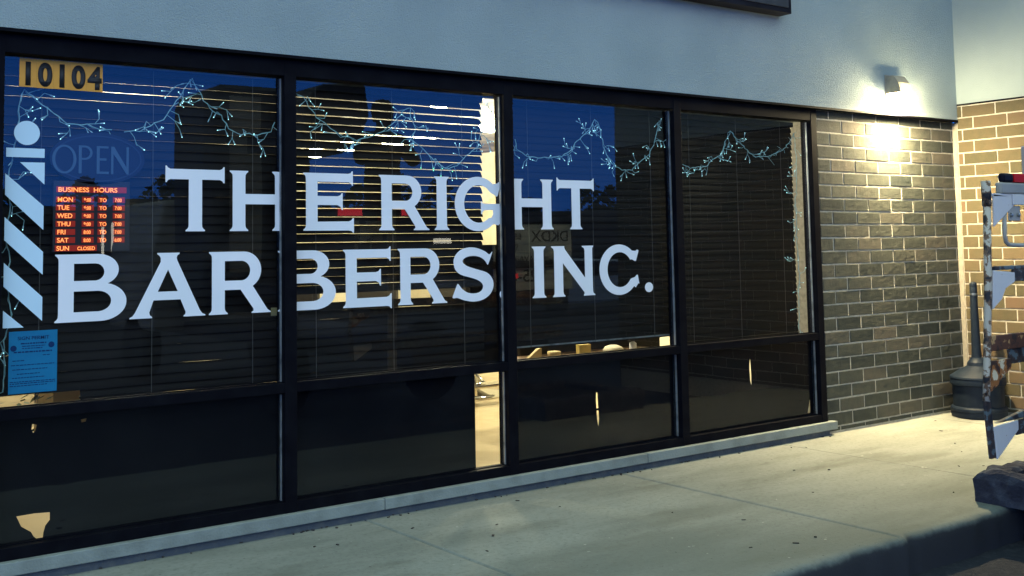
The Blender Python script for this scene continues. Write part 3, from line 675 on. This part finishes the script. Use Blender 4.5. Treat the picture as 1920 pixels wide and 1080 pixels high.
p2 = [(-6.151, 2.256), (-6.112, 2.258), (-6.081, 2.202), (-6.033, 2.147), (-5.953, 2.092), (-5.879, 2.051), (-5.788, 2.033), (-5.703, 2.056), (-5.626, 2.086), (-5.573, 2.127), (-5.529, 2.167), (-5.475, 2.225), (-5.439, 2.235), (-5.44, 2.18), (-5.404, 2.12), (-5.441, 2.056), (-5.37, 2.013), (-5.315, 1.968), (-5.27, 1.923), (-5.187, 1.886), (-5.121, 1.912), (-5.053, 1.97), (-4.974, 2.029), (-4.953, 2.103), (-4.893, 2.171), (-4.861, 2.254)]
p3 = [(-4.689, 2.09), (-4.684, 2.026), (-4.584, 1.981), (-4.489, 1.979), (-4.336, 1.99), (-4.249, 2.032), (-4.205, 2.089), (-4.131, 2.137), (-4.07, 2.197), (-4.031, 2.25), (-3.982, 2.178), (-3.969, 2.088), (-3.942, 2.021), (-3.883, 1.955), (-3.808, 1.923), (-3.715, 1.925), (-3.618, 1.998), (-3.552, 2.035), (-3.501, 2.12), (-3.482, 2.18), (-3.448, 2.271)]
p4 = [(-3.234, 1.975), (-3.159, 1.953), (-3.003, 1.97), (-2.93, 2.021), (-2.839, 2.061), (-2.799, 2.15), (-2.732, 2.234), (-2.671, 2.168), (-2.599, 2.133), (-2.545, 2.085), (-2.471, 2.056), (-2.318, 2.068), (-2.158, 2.125), (-2.074, 2.194), (-2.031, 2.249)]
p4v = [(-2.031, 2.249), (-2.016, 2.091), (-2.022, 1.881), (-2.042, 1.697), (-2.044, 1.502), (-2.041, 1.307), (-2.029, 1.192), (-2.048, 1.038), (-2.047, 0.898), (-2.057, 0.767)]
string_light([p1, p1v], 'clear string lights under the number plate running down the left glass edge', 3)
string_light([p1b], 'clear string lights peaking above the letters TH in the first pane', 5)
string_light([p2], 'clear string lights crossing the brightest blind above RIG, some bulbs green', 7, green=(-5.28, 1.88), dens=1.15)
string_light([p3], 'clear string lights in the third pane above the letters HT', 9, dens=1.2)
string_light([p4, p4v], 'clear string lights in the last pane falling down its right edge beside the brick', 13, dens=1.1)

# ================================================================== WALL LAMP
LX, LZ = -.945, 2.60
t = thing('wall_lamp', 'small bronze hooded wall lamp glowing on the stucco above the brick corner', 'wall lamp', (LX, -.03, LZ))
MB().box((LX - .085, -.044, LZ - .02), (LX + .085, -.0365, LZ + .165)).build('back_plate', M['bronze'], t, bevel=.003)
hd = MB(); prof = [(-.042, .155), (-.115, .150), (-.158, .090), (-.176, .012)]
for x0_, x1_ in ((LX - .078, LX + .078),):
    top = [[hd.bm.verts.new((xx, y, LZ + z)) for y, z in prof] for xx in (x0_, x1_)]
    inn = [[hd.bm.verts.new((xx, y + .004, LZ + z - .004)) for y, z in prof] for xx in (x0_ + .004, x1_ - .004)]
    for k in range(3):
        hd.bm.faces.new((top[0][k], top[0][k + 1], top[1][k + 1], top[1][k])); hd.bm.faces.new((inn[1][k], inn[1][k + 1], inn[0][k + 1], inn[0][k]))
    for s_ in (0, 1):
        b0 = hd.bm.verts.new(((x0_, x1_)[s_], -.042, LZ + .012)); hd.bm.faces.new(top[s_] + [b0])
hd.build('hood', M['bronze'], t)
MB().box((LX - .072, -.168, LZ - .052), (LX + .072, -.048, LZ + .010)).build('glass_lens', M['lamp_glow2'], t, bevel=.012)
def light(kind, name, loc, power, col, parent, size=.05, rot=None):
    l = bpy.data.lights.new(name, kind); l.energy = power; l.color = col
    if kind == 'AREA': l.shape = 'DISK'; l.size = size
    else: l.shadow_soft_size = size
    o = bpy.data.objects.new(name, l); C.objects.link(o); o.location = loc
    if rot: o.rotation_euler = rot
    par(o, parent); return o
WARM = (1.0, .79, .44)
light('AREA', 'lamp_beam', (LX, -.105, LZ - .056), 130, WARM, t, .09)
light('POINT', 'lamp_spill', (LX, -.125, LZ - .085), 66, (1.0, .84, .50), t, .025)
light('POINT', 'lamp_spill', (LX + .03, -.215, LZ - .02), 22, (1.0, .86, .50), t, .05)  # extra point ahead of the hood, added to brighten the wing stucco

sp_ = light('SPOT', 'lamp_beam', (LX, -.12, LZ - .058), 620, WARM, t, .05); sp_.data.spot_size = R(130); sp_.data.spot_blend = 1.0
sp_.rotation_euler = Vector((.0, -.28, -1)).to_track_quat('-Z', 'Y').to_euler()
# ================================================================== BLACK SIGN CABINET
t = thing('sign_cabinet', 'long black sign box on the stucco wall, cut off by the top edge', 'sign', (-5, -.03, 3.1))
MB().box((-8.6, -.15, 3.10), (-2.30, -.032, 4.0)).build('cabinet', M['sign_black'], t, bevel=.004)
MB().box((-8.55, -.158, 3.14), (-2.34, -.1505, 3.96)).build('face', M['metal_dark'], t)

# ================================================================== SMOKING RECEPTACLE
RX, RY = -.262, -.262
t = thing('ash_receptacle', 'dark round smoking receptacle with a tall thin neck in the brick corner', 'ashtray bin', (RX, RY, GZ))
c0 = (RX, RY, GZ)
MB().lathe([(.200, 0), (.212, .006), (.216, .030), (.214, .052), (.219, .058), (.217, .078), (.209, .088), (.196, .092), (.200, .26), (.203, .262)], c0, 48).build('base', M['plastic'], t, smooth=2)
MB().lathe([(.205, .2625), (.214, .266), (.216, .29), (.212, .312), (.216, .316), (.212, .330), (.15, .372), (.105, .395), (.080, .412)], c0, 48).build('lid', M['plastic'], t, smooth=2)
MB().lathe([(.079, .4125), (.074, .44), (.056, .462), (.050, .476), (.040, .478), (.036, .55), (.0285, .97), (.030, .972), (.030, 1.005)], c0, 32).build('neck', M['plastic'], t, smooth=2)
MB().lathe([(.0285, 1.0055), (.029, 1.045), (.0275, 1.048), (.0275, 1.055), (.029, 1.058), (.028, 1.082), (.018, 1.092), (.004, 1.094)], c0, 24).build('cap', M['plastic'], t, smooth=2)
MB().lathe([(.0298, .985), (.0310, .987), (.0310, 1.0), (.0298, 1.002)], c0, 24).build('collar', M['steel_cap'], t)

# ================================================================== UTILITY TRUCK (mostly out of frame, at the right edge and in the reflections)
tr = thing('utility_truck', 'worn service truck backed to the kerb, its rusty white rear rack at the right edge', 'truck', (-3.1, -5, -.21))
TY = -2.75
pm = MB()
pm.tube([(-4.288, TY, 1.668), (-4.287, TY, 1.56)], .0195, 12)
pm.tube([(-4.287, TY, 1.56), (-4.312, TY, 1.20), (-4.352, TY, .86), (-4.368, TY, .74)], [.0165, .016, .015, .015], 12)
post = pm.build('rack_post', M['flaking'], tr, smooth=True)
pm = MB(); pm.box((-4.385, TY - .006, .50), (-4.343, TY + .008, .742))
pm.bm.verts.ensure_lookup_table()
for v in pm.bm.verts:
    if v.co.z < .6: v.co.x += .026
pm.build('rack_post', M['dark_bar'], tr, bevel=.003)
# gussets
def plate(P_, y0, y1, mt, nm='gusset'): return MB().prism(P_, y0, y1).build(nm, mt, tr, bevel=.002)
plate([(-4.252, 1.612), (-4.06, 1.600), (-4.087, 1.565), (-4.258, 1.470)], TY - .012, TY - .004, M['white_plate'])
plate([(-4.283, 1.285), (-4.111, 1.271), (-4.115, 1.231), (-4.19, 1.205), (-4.225, 1.16), (-4.300, 1.120)], TY - .012, TY - .004, M['white_plate'])
plate([(-4.345, .905), (-4.175, .905), (-4.177, .863), (-4.25, .835), (-4.29, .80), (-4.352, .775)], TY - .012, TY - .004, M['rusty_plate'])
plate([(-4.335, .632), (-4.146, .640), (-4.146, .600), (-4.322, .495)], TY - .012, TY - .004, M['white_plate'])
# rungs
MB().box((-4.258, TY - .012, 1.600), (-3.99, TY - .002, 1.615)).box((-4.105, TY - .018, 1.566), (-3.99, TY - .0125, 1.612)).build('top_rail', M['white_plate'], tr, bevel=.003)
MB().box((-4.196, TY - .018, 1.613), (-3.99, TY + .012, 1.664)).build('lamp_bracket', M['truck_grey'], tr, bevel=.008)
mk = MB().box((-4.172, TY - .018, 1.6645), (-4.088, TY + .012, 1.704)).build('marker_light', M['lens_dark'], tr, bevel=.010)
MB().box((-4.087, TY - .0185, 1.665), (-3.996, TY + .0125, 1.7035)).build('marker_lens', M['red_lens'], tr, bevel=.003)
MB().box((-4.262, TY - .005, 1.284), (-2.1, TY + .022, 1.301)).box((-4.106, TY - .004, 1.232), (-2.1, TY + .010, 1.2835)).build('step_rung', M['dark_bar'], tr, bevel=.004)
MB().box((-4.345, TY - .014, .945), (-2.1, TY - .004, 1.010)).build('step_rung', M['rusty_bar'], tr, bevel=.004)
MB().box((-4.172, TY - .003, .880), (-2.1, TY + .010, .9445)).build('step_rung', M['dark_bar'], tr, bevel=.004)
MB().prism([(-4.30, .640), (-2.1, .66), (-2.1, .69), (-4.08, .672)], TY - .003, TY + .02).box((-4.146, TY - .003, .575), (-2.1, TY + .010, .6395)).build('step_rung', M['dark_bar'], tr, bevel=.004)
MB().tube([(-4.150, TY + .0, 1.545), (-4.158, TY + .0, 1.43), (-4.150, TY + .0, 1.405), (-4.128, TY + .0, 1.392), (-4.02, TY + .0, 1.388), (-3.9, TY + .0, 1.388)], .0095, 10).build('grab_rod', M['truck_grey'], tr, smooth=True)
MB().box((-4.13, TY - .010, 1.495), (-4.035, TY - .002, 1.562)).build('bracket_plate', M['truck_grey'], tr, bevel=.004)
for bx, bz in ((-4.118, 1.522), (-4.058, 1.522)):
    q = MB().lathe([(.004, 0), (.010, .002), (.009, .008), (.003, .010)], (0, 0, 0), 12); bmesh.ops.rotate(q.bm, verts=q.bm.verts, cent=(0, 0, 0), matrix=Matrix.Rotation(R(90), 3, 'X'))
    bmesh.ops.translate(q.bm, verts=q.bm.verts, vec=(bx, TY - .0105, bz)); q.build('bolt', M['steel_cap'], tr)
MB().box((-3.988, TY - .020, .30), (-3.90, TY + .0, 1.83)).build('rear_upright', M['truck_grey'], tr, bevel=.004)
# body, bed, box, cab, wheels
MB().box((-3.98, -6.0, .95), (-1.95, TY - .06, 1.08)).box((-3.7, -9.9, .40), (-2.2, TY - .08, .55)).build('flatbed', M['truck_dark'], tr, bevel=.01)
MB().box((-4.28, -7.35, .75), (-3.12, -6.05, 3.30)).build('cargo_box', M['truck_dark'], tr, bevel=.20)
MB().box((-4.05, -6.048, 1.2), (-3.68, -6.035, 3.15)).build('box_panel', M['truck_grey'], tr)
MB().prism([(-4.1, .45), (-2.1, .45), (-2.1, 1.5), (-2.25, 2.1), (-3.95, 2.1), (-4.1, 1.5)], -10.2, -8.4).build('cab', M['truck_grey'], tr, bevel=.05)
MB().box((-3.9, -10.22, 1.5), (-2.3, -10.201, 2.2)).build('windscreen', M['car_glass'], tr)
for wx in (-4.1, -2.35):
    for wy in (-4.9, -9.2):
        q = MB().lathe([(.18, -.12), (.40, -.12), (.43, -.06), (.43, .06), (.40, .12), (.18, .12)], (0, 0, 0), 28)
        bmesh.ops.rotate(q.bm, verts=q.bm.verts, cent=(0, 0, 0), matrix=Matrix.Rotation(R(90), 3, 'Y')); bmesh.ops.translate(q.bm, verts=q.bm.verts, vec=(wx + .12, wy, .22))
        q.build('wheel', M['rubber'], tr)
# turret with rounded belly above the bed
q = MB(); q.prism([(-4.12, 2.86), (-3.95, 3.02), (-3.50, 3.05), (-3.46, 2.75), (-3.55, 2.52), (-3.75, 2.36), (-4.02, 2.30), (-4.20, 2.36)], -4.6, -4.0)
q.build('boom_housing', M['truck_dark'], tr, bevel=.03)
MB().box((-3.95, -4.9, 1.08), (-3.75, -4.7, 2.5)).box((-3.9, -5.9, 2.5), (-3.75, -4.5, 2.7)).build('boom_mast', M['truck_dark'], tr)
# sign panel on the truck rear facing the shop
MB().box((-2.86, TY - .055, 1.02), (-1.92, TY - .047, 1.64)).build('sign_panel', M['pale_sign'], tr)
def rev_text(txt, xr, z, h, ws=1.0, off=.01):     # reads correctly when seen from the shop side
    mb = text_wall(txt, 0, z, h, 0, .001, ws, off)
    for v in mb.bm.verts: v.co.x = xr - v.co.x; v.co.y = TY - .046 + v.co.y
    mb.build('sign_text', M['metal_dark'], tr)
rev_text('DKDX', -1.955, 1.48, .105, 1.1)
rev_text('BENO', -2.52, 1.50, .06, 1.0); rev_text('STO', -2.56, 1.40, .06, 1.0); rev_text('& AVAIL', -2.30, 1.29, .06, 1.1); rev_text('925-0', -2.25, 1.10, .12, 1.1)
MB().box((-2.76, TY + .031, 1.135), (-2.64, TY + .05, 1.185)).build('tail_light', mat('tail_lit', (.4, .02, .02), .3, emit=(1, .03, .04), estr=4), tr)

# ---- person standing on the truck bed (seen as a dark shape in the glass)
def person(loc, label):
    px, py, pz = loc
    J = {'pel': (0, 0, .95), 'spn': (0, .0, 1.15), 'chs': (0, .01, 1.36), 'nck': (0, .01, 1.50), 'hd': (0, .03, 1.58), 'hd2': (0, .025, 1.70),
         'ls': (-.20, .0, 1.42), 'le': (-.33, .10, 1.20), 'lw': (-.16, .30, 1.30), 'rs': (.20, .0, 1.42), 're': (.33, .10, 1.20), 'rw': (.16, .30, 1.30),
         'lh': (-.10, 0, .90), 'lk': (-.12, .02, .50), 'la': (-.13, -.01, .09), 'lt': (-.14, .15, .04), 'rh': (.10, 0, .90), 'rk': (.12, .02, .50), 'ra': (.13, -.01, .09), 'rtt': (.14, .15, .04)}
    Rr = {'pel': .17, 'spn': .18, 'chs': .20, 'nck': .07, 'hd': .085, 'hd2': .09, 'ls': .10, 'le': .075, 'lw': .04, 'rs': .10, 're': .075, 'rw': .04, 'lh': .12, 'lk': .075, 'la': .05, 'lt': .04, 'rh': .12, 'rk': .075, 'ra': .05, 'rtt': .04}
    E_ = [('pel', 'spn'), ('spn', 'chs'), ('chs', 'nck'), ('nck', 'hd'), ('hd', 'hd2'), ('chs', 'ls'), ('ls', 'le'), ('le', 'lw'), ('chs', 'rs'), ('rs', 're'), ('re', 'rw'), ('pel', 'lh'), ('lh', 'lk'), ('lk', 'la'), ('la', 'lt'), ('pel', 'rh'), ('rh', 'rk'), ('rk', 'ra'), ('ra', 'rtt')]
    ks = list(J); me = bpy.data.meshes.new('person'); me.from_pydata([Vector(J[k]) for k in ks], [(ks.index(a), ks.index(b)) for a, b in E_], [])
    o = bpy.data.objects.new('person', me); C.objects.link(o); me.materials.append(M['jacket'])
    sk = o.modifiers.new('skin', 'SKIN'); sk.use_smooth_shade = True
    for i, k in enumerate(ks): me.skin_vertices[0].data[i].radius = (Rr[k], Rr[k] * (.75 if k in ('pel', 'spn', 'chs') else 1))
    me.skin_vertices[0].data[0].use_root = True
    sb = o.modifiers.new('sub', 'SUBSURF'); sb.levels = 2; sb.render_levels = 2
    o.location = loc
    tag(o, label, 'person')
    q = MB().lathe([(.03, -.11), (.098, -.09), (.118, .0), (.112, .07), (.07, .115), (.01, .13)], (0, .01, 1.70), 20)
    hr = q.build('hair', M['hair'], smooth=True); hr.parent = o
    for s_ in (-1, 1):
        for k in range(5):
            b0 = Vector((s_ * .15, .32, 1.31)) + Vector((s_ * (-.012) * k, .01 * (k == 0), .012 * (k - 2)))
            q = MB().tube([b0, b0 + Vector((-s_ * .03, .04, .01 * (2 - k) * .4)), b0 + Vector((-s_ * .06, .045, .0))], [.009, .008, .006], 6); f_ = q.build('finger', M['skin'], smooth=True); f_.parent = o
    f = MB().lathe([(.004, .0), (.012, .006), (.004, .03)], (0, .115, 1.665), 8).build('nose', M['skin']); f.parent = o
    return o
person((-3.32, -4.0, 1.08), 'person in a dark red jacket reflected in the second pane, standing on the truck')

# ================================================================== ROUGH STONE PLANTER ON THE KERB
def rough_box(x0, x1, y0, y1, z0, z1, wall, name, mt, label):
    t = thing(name, label, 'planter', ((x0 + x1) / 2, (y0 + y1) / 2, z0))
    bm = bmesh.new()
    def loop(ins, z, amp):
        P_ = []; n = 26
        c = [(x0 + ins, y0 + ins), (x1 - ins, y0 + ins), (x1 - ins, y1 - ins), (x0 + ins, y1 - ins)]
        for i in range(4):
            a, b = Vector(c[i]), Vector(c[(i + 1) % 4])
            for j in range(n):
                q = a.lerp(b, j / n); nn = mn.noise(Vector((q.x * 14, q.y * 14, z * 9))) * amp; n3 = mn.noise(Vector((q.x * 20, q.y * 20, z * 9 + 40))) * amp
                P_.append(bm.verts.new((q.x + nn, q.y + n3, z + (nn + n3) * .8)))
        return P_
    L = [loop(0, z0, .0), loop(.0, z0 + (z1 - z0) * .35, .008), loop(-.008, z0 + (z1 - z0) * .75, .012), loop(.004, z1 - .01, .020), loop(.03, z1, .026), loop(wall - .02, z1 - .002, .026), loop(wall, z1 - .02, .016), loop(wall + .004, z1 - .07, .008)]
    for a, b in zip(L, L[1:]):
        for k in range(len(a)): bm.faces.new((a[k], a[(k + 1) % len(a)], b[(k + 1) % len(a)], b[k]))
    mb = MB(); mb.bm.free(); mb.bm = bm; mb.build('stone_rim', mt, t)
    MB().box((x0 + wall, y0 + wall, z0), (x1 - wall, y1 - wall, z1 - .055)).build('soil', M['soil'], t)
    return t
rough_box(-3.02, -1.9, -2.95, -1.86, GZ, .145, .13, 'stone_planter', M['rough_block'], 'low rough dark stone planter filled with soil at the kerb, right edge')

# debris on the sidewalk
db = MB(); rn = random.Random(4)
for i in range(46):
    x, y = rn.uniform(-8, -.5), rn.uniform(-1.95, -.08); s_ = rn.uniform(.004, .016); a = rn.uniform(0, 6.28)
    m_ = Matrix.Translation((x, y, GZ + .0015)) @ Matrix.Rotation(a, 4, 'Z')
    db.box((-s_, -s_ * rn.uniform(.2, .6), 0), (s_, s_ * .4, rn.uniform(.002, .006)), m_)
for i in range(60):
    x = rn.uniform(-8, -1.9); s_ = rn.uniform(.003, .009); m_ = Matrix.Translation((x, -.015 - rn.random() ** 3 * .05, GZ + .001)) @ Matrix.Rotation(rn.uniform(0, 6), 4, 'Z')
    db.box((-s_, -s_ * .5, 0), (s_, s_ * .5, .005), m_)
tag(db.build('debris', M['debris']), 'dark leaf bits and grit scattered on the sidewalk', 'debris', kind='stuff')

# ================================================================== INSIDE THE SHOP
lamps = [(-3.709, 2.444, 'g'), (-2.254, 5.703, 'b'), (-2.251, 5.031, 'b'), (-2.436, 7.32, 'b'), (-2.489, 6.395, 'b'), (-3.6, 4.286, 's'), (-2.202, 3.822, 'b'), (-6.069, 2.348, 's'), (-6.034, 3.698, 's'), (-6.146, 4.876, 's'), (-3.59, 7.301, 's'), (-2.11, 2.435, 's'), (-4.192, 2.418, 't')]
names = {'g': 'globe', 'b': 'bright', 's': 'plain', 't': 'tiny'}
where = ['glowing globe lamp above the letters RI', 'bright ceiling lamp seen through the blind left of the globe, lower of the pair', 'bright ceiling lamp just right of and above the brightest one', 'wide bright ceiling lamp above the letter E', 'bright ceiling lamp between the one above E and the person shape', 'small ceiling lamp right of the left string light cluster in the second pane', 'bright lamp at the right end of the second pane', 'top ceiling lamp in the first pane, right of the number plate', 'small lamp just below right of the number plate', 'small lamp below the number plate near the string light', 'small lamp above the second letter H, low in the first pane', 'flat bright lamp near the top of the third pane', 'tiny lamp above the reflected head']
for (x, y, k), lb in zip(lamps, where):
    t = thing('ceiling_lamp', lb, 'ceiling lamp', (x, y, 2.72), 'lit ceiling lamps inside the shop')
    r_ = {'g': .11, 'b': .13, 's': .065, 't': .04}[k]
    if k in 'gb': MB().lathe([(.008, -.012), (.5 * r_, -.015), (.9 * r_, -.035), (r_, -.06), (.85 * r_, -.09), (.45 * r_, -.108), (.01, -.113)], (x, y, 2.72), 20).build('glass_shade', M['lamp_glow2' if k == 'g' else 'lamp_glow'], t, smooth=True)
    else: MB().lathe([(.01, -.03), (r_, -.03), (r_, -.012), (.01, -.010)], (x, y, 2.72), 20).build('glass_shade', M['lamp_glow'], t)
    MB().lathe([(r_ * 1.1, -.009), (r_ * 1.15, -.004), (r_ * 1.15, 0)], (x, y, 2.7195), 20).build('trim_ring', M['chrome'], t)
    if (x, y) in ((-2.254, 5.703), (-6.034, 3.698), (-3.709, 2.444), (-2.202, 3.822), (-2.11, 2.435)): light('POINT', 'lamp_light', (x, y, 2.45), 200, (1, .89, .62), t, .12)
# low barber chair seen through the clear strip
t = thing('barber_chair', 'chrome based barber chair seen through the clear strip in the black film', 'barber chair', (-2.5, 3.5, 0))
bc = (-2.62, 3.62, 0)
MB().lathe([(.34, 0), (.345, .012), (.30, .035), (.14, .06), (.08, .10)], bc, 40).build('base', M['chrome'], t, smooth=True)
MB().lathe([(.07, .10), (.07, .42), (.12, .44)], bc, 24).build('column', M['chrome'], t, smooth=True)
MB().box((bc[0] - .28, bc[1] - .28, .45), (bc[0] + .28, bc[1] + .28, .58)).build('seat', M['leather'], t, bevel=.04)
MB().box((bc[0] - .27, bc[1] + .22, .585), (bc[0] + .27, bc[1] + .34, 1.15)).build('backrest', M['leather'], t, bevel=.04)
MB().tube([(bc[0] - .18, bc[1] - .28, .50), (bc[0] - .26, bc[1] - .46, .25), (bc[0] - .26, bc[1] - .58, .18), (bc[0] - .40, bc[1] - .66, .19)], .022, 10).build('footrest_arm', M['chrome'], t, smooth=True)
MB().box((bc[0] - .46, bc[1] - .72, .16), (bc[0] - .02, bc[1] - .54, .19)).build('footrest', M['chrome'], t, bevel=.01)
for s_ in (-1, 1): MB().box((bc[0] + s_ * .30 - .03, bc[1] - .2, .72), (bc[0] + s_ * .30 + .03, bc[1] + .25, .77)).build('armrest', M['leather'], t, bevel=.015)
# waiting bench items seen under the third blind
t = thing('work_counter', 'lit wooden counter seen in the gap under the third blind', 'counter', (-2.9, 1.7, 0))
MB().box((-3.64, 1.45, .50), (-2.0, 1.95, .535)).build('counter_top', M['wood'], t)
MB().box((-3.28, 1.951, .46), (-1.7, 2.0, 1.0)).build('added_back_panel', M['slat'], t)  # dark panel added to hide the bright room behind the gap
for x in (-3.35, -2.9, -2.1): MB().box((x - .03, 1.5, 0), (x + .03, 1.9, .499)).build('leg', M['wood'], t)
def item(nm, mk_, label, cat, grp=None):
    o = mk_; tag(o, label, cat, grp); return o
tag(MB().prism([(-3.57, .536), (-3.44, .536), (-3.44, .640), (-3.47, .638), (-3.57, .570)], 1.46, 1.49).build('cardboard_tray', M['beige']), 'sloping beige tray at the left of the gap under the third blind', 'tray')
tag(MB().lathe([(.03, 0), (.05, .03), (.055, .06), (.05, .065)], (-3.27, 1.52, .5365), 20).build('bowl', M['beige'], smooth=True), 'rounded tan bowl beside the beige tray', 'bowl')
tag(MB().box((-3.06, 1.46, .5365), (-2.94, 1.50, .64)).build('yellow_box', mat('yellow_box', (.8, .62, .2), .5, noise=(8, (.6, .45, .12), .4, .7))), 'yellow box in the middle of the gap under the third blind', 'box')
tag(MB().lathe([(.07, 0), (.09, .03), (.07, .055), (.03, .07)], (-2.62, 1.55, .5365), 20).build('folded_towel', M['cream'], smooth=True), 'pale folded towel right of the yellow box', 'towel')
t = thing('spray_bottle', 'small pale spray bottle at the right of the gap under the third blind', 'bottle', (-2.40, 1.55, .536))
MB().lathe([(.03, 0), (.032, .01), (.03, .07), (.012, .085)], (-2.40, 1.55, .5365), 14).build('bottle_body', M['vinyl'], t, smooth=True); MB().box((-2.45, 1.54, .622), (-2.385, 1.56, .645)).build('trigger', M['ink'], t)
# front desk glimpsed under the first blind and under BERS
tag(MB().box((-7.22, .75, .40), (-6.85, 1.15, .72)).build('storage_box', M['beige'], bevel=.01), 'tan box glimpsed under the first blind beside the permit sheet', 'box')
t = thing('potted_plant', 'small leafy plant behind the lower corner of the permit sheet', 'plant', (-7.42, .55, 0))
MB().lathe([(.09, .30), (.13, .52), (.135, .53)], (-7.42, .55, 0), 18).build('pot', M['metal_dark'], t)
lf = MB(); rn = random.Random(8)
for i in range(70):
    a = rn.uniform(0, 6.28); rr_ = rn.uniform(.02, .16); z = rn.uniform(.5, .74); p = Vector((-7.42 + math.cos(a) * rr_, .55 + math.sin(a) * rr_, z))
    d = Vector((math.cos(a), math.sin(a), rn.uniform(-.4, .8))).normalized() * rn.uniform(.04, .08); s_ = d.cross(Vector((0, 0, 1))).normalized() * .014
    v = [lf.bm.verts.new(q) for q in (p - d * .5, p + s_, p + d * .5, p - s_)]; lf.bm.faces.new(v)
lf.build('leaves', M['leaf'], t)
t = thing('wall_mirror', 'bright wall mirror in a pale frame along the back of the shop', 'mirror', (-4, 8.9, 1))
MB().box((-6.5, 8.93, .95), (-1.2, 8.97, 2.1)).build('mirror_glass', M['chrome'], t); MB().box((-6.6, 8.98, .88), (-1.1, 8.995, 2.18)).build('mirror_frame', M['cream'], t)
for n, (x, y) in enumerate(((-4.75, 2.9), (-3.75, 3.3))):
    t = thing('barber_chair', ['dark barber chair glimpsed behind the gap under BER', 'second dark barber chair, glimpsed behind the gap under RS'][n], 'barber chair', (x, y, 0))
    MB().lathe([(.32, 0), (.30, .03), (.08, .08), (.07, .44)], (x, y, 0), 30).build('base', M['chrome'], t, smooth=True)
    MB().box((x - .27, y - .27, .45), (x + .27, y + .27, .58)).build('seat', M['leather'], t, bevel=.04)
    MB().box((x - .26, y + .2, .585), (x + .26, y + .3, 1.12)).build('backrest', M['leather'], t, bevel=.04)

# ================================================================== ACROSS THE LOT (only seen reflected)
t = thing('strip_mall', 'dark low shop row across the lot with a few lit windows, seen in the glass', 'building', (10, -50, -.21))
MB().box((-20, -58, -.25), (60, -46, 3.3)).build('wall', M['far_wall'], t)
MB().box((-20, -46, 3.0), (60, -45, 3.6)).build('canopy', M['far_wall'], t)
for x0, x1, z0, z1 in ((6.1, 6.2, 1.4, 2.7), (6.55, 6.65, 1.5, 2.9), (8.3, 8.7, 2.7, 2.95), (14, 15, 1.6, 2.0), (24, 25.2, 1.7, 2.0), (12.2, 12.5, 1.0, 1.8)):
    MB().box((x0, -45.98, z0), (x1, -45.9, z1)).build('window', M['far_lit'], t)
for x0, x1 in ((17.6, 18.9), (21.2, 21.9)): MB().box((x0, -44.98, 3.2), (x1, -44.9, 3.6)).build('red_sign', M['far_red'], t)
rn = random.Random(21)
for i in range(18):
    x = -4 + i * 3.9 + rn.uniform(-1.4, 1.4); y = -66 + rn.uniform(-4, 4); h = rn.uniform(5.2, 7.6)
    t = thing('tree', 'dark tree behind the far shop row, number %d along the skyline from the left' % (i + 1), 'tree', (x, y, -.2), 'dark trees on the reflected skyline')
    t['label'] = 'dark tree on the far skyline, seen only as a reflection above the shop row'
    MB().tube([(x, y, -.2), (x + .1, y, h * .4), (x - .1, y, h * .7)], [.2, .15, .08], 8).build('trunk', M['bark'], t)
    cr = MB()
    for k in range(420):
        a = rn.uniform(0, 6.28); zz = rn.uniform(h * .3, h); rr_ = (1 - abs((zz / h - .62) / .42)) * 2.6 * math.sqrt(rn.random()); p = Vector((x + math.cos(a) * rr_, y + math.sin(a) * rr_, zz))
        d = Vector((rn.gauss(0, 1), rn.gauss(0, 1), rn.gauss(0, 1))).normalized() * rn.uniform(.2, .4); e_ = d.cross(Vector((rn.random(), rn.random(), 1))).normalized() * .2
        v = [cr.bm.verts.new(q) for q in (p - d, p + e_, p + d, p - e_)]; cr.bm.faces.new(v)
    cr.build('crown', M['foliage'], t)
# a parked car
t = thing('parked_car', 'pale sedan parked across the lot, reflected below the letters INC', 'car', (9, -15, -.21))
cx0, cy0 = 7.0, -15.2
MB().prism([(cx0, .05), (cx0 + 4.4, .05), (cx0 + 4.45, .45), (cx0 + 4.3, .62), (cx0 + 3.5, .68), (cx0 + 2.9, 1.12), (cx0 + 1.3, 1.15), (cx0 + .65, .72), (cx0 + .05, .66)], cy0 - 1.7, cy0).build('body', M['car_paint'], t, bevel=.06)
MB().prism([(cx0 + .85, .72), (cx0 + 3.3, .70), (cx0 + 2.82, 1.07), (cx0 + 1.38, 1.09)], cy0 + .001, cy0 + .012).build('window', M['car_glass'], t)
for wx in (cx0 + .85, cx0 + 3.5):
    q = MB().lathe([(.14, -.1), (.30, -.1), (.32, -.05), (.32, .05), (.30, .1), (.14, .1)], (0, 0, 0), 24); bmesh.ops.rotate(q.bm, verts=q.bm.verts, cent=(0, 0, 0), matrix=Matrix.Rotation(R(90), 3, 'X')); bmesh.ops.translate(q.bm, verts=q.bm.verts, vec=(wx, cy0 - .04, .11)); q.build('wheel', M['rubber'], t)
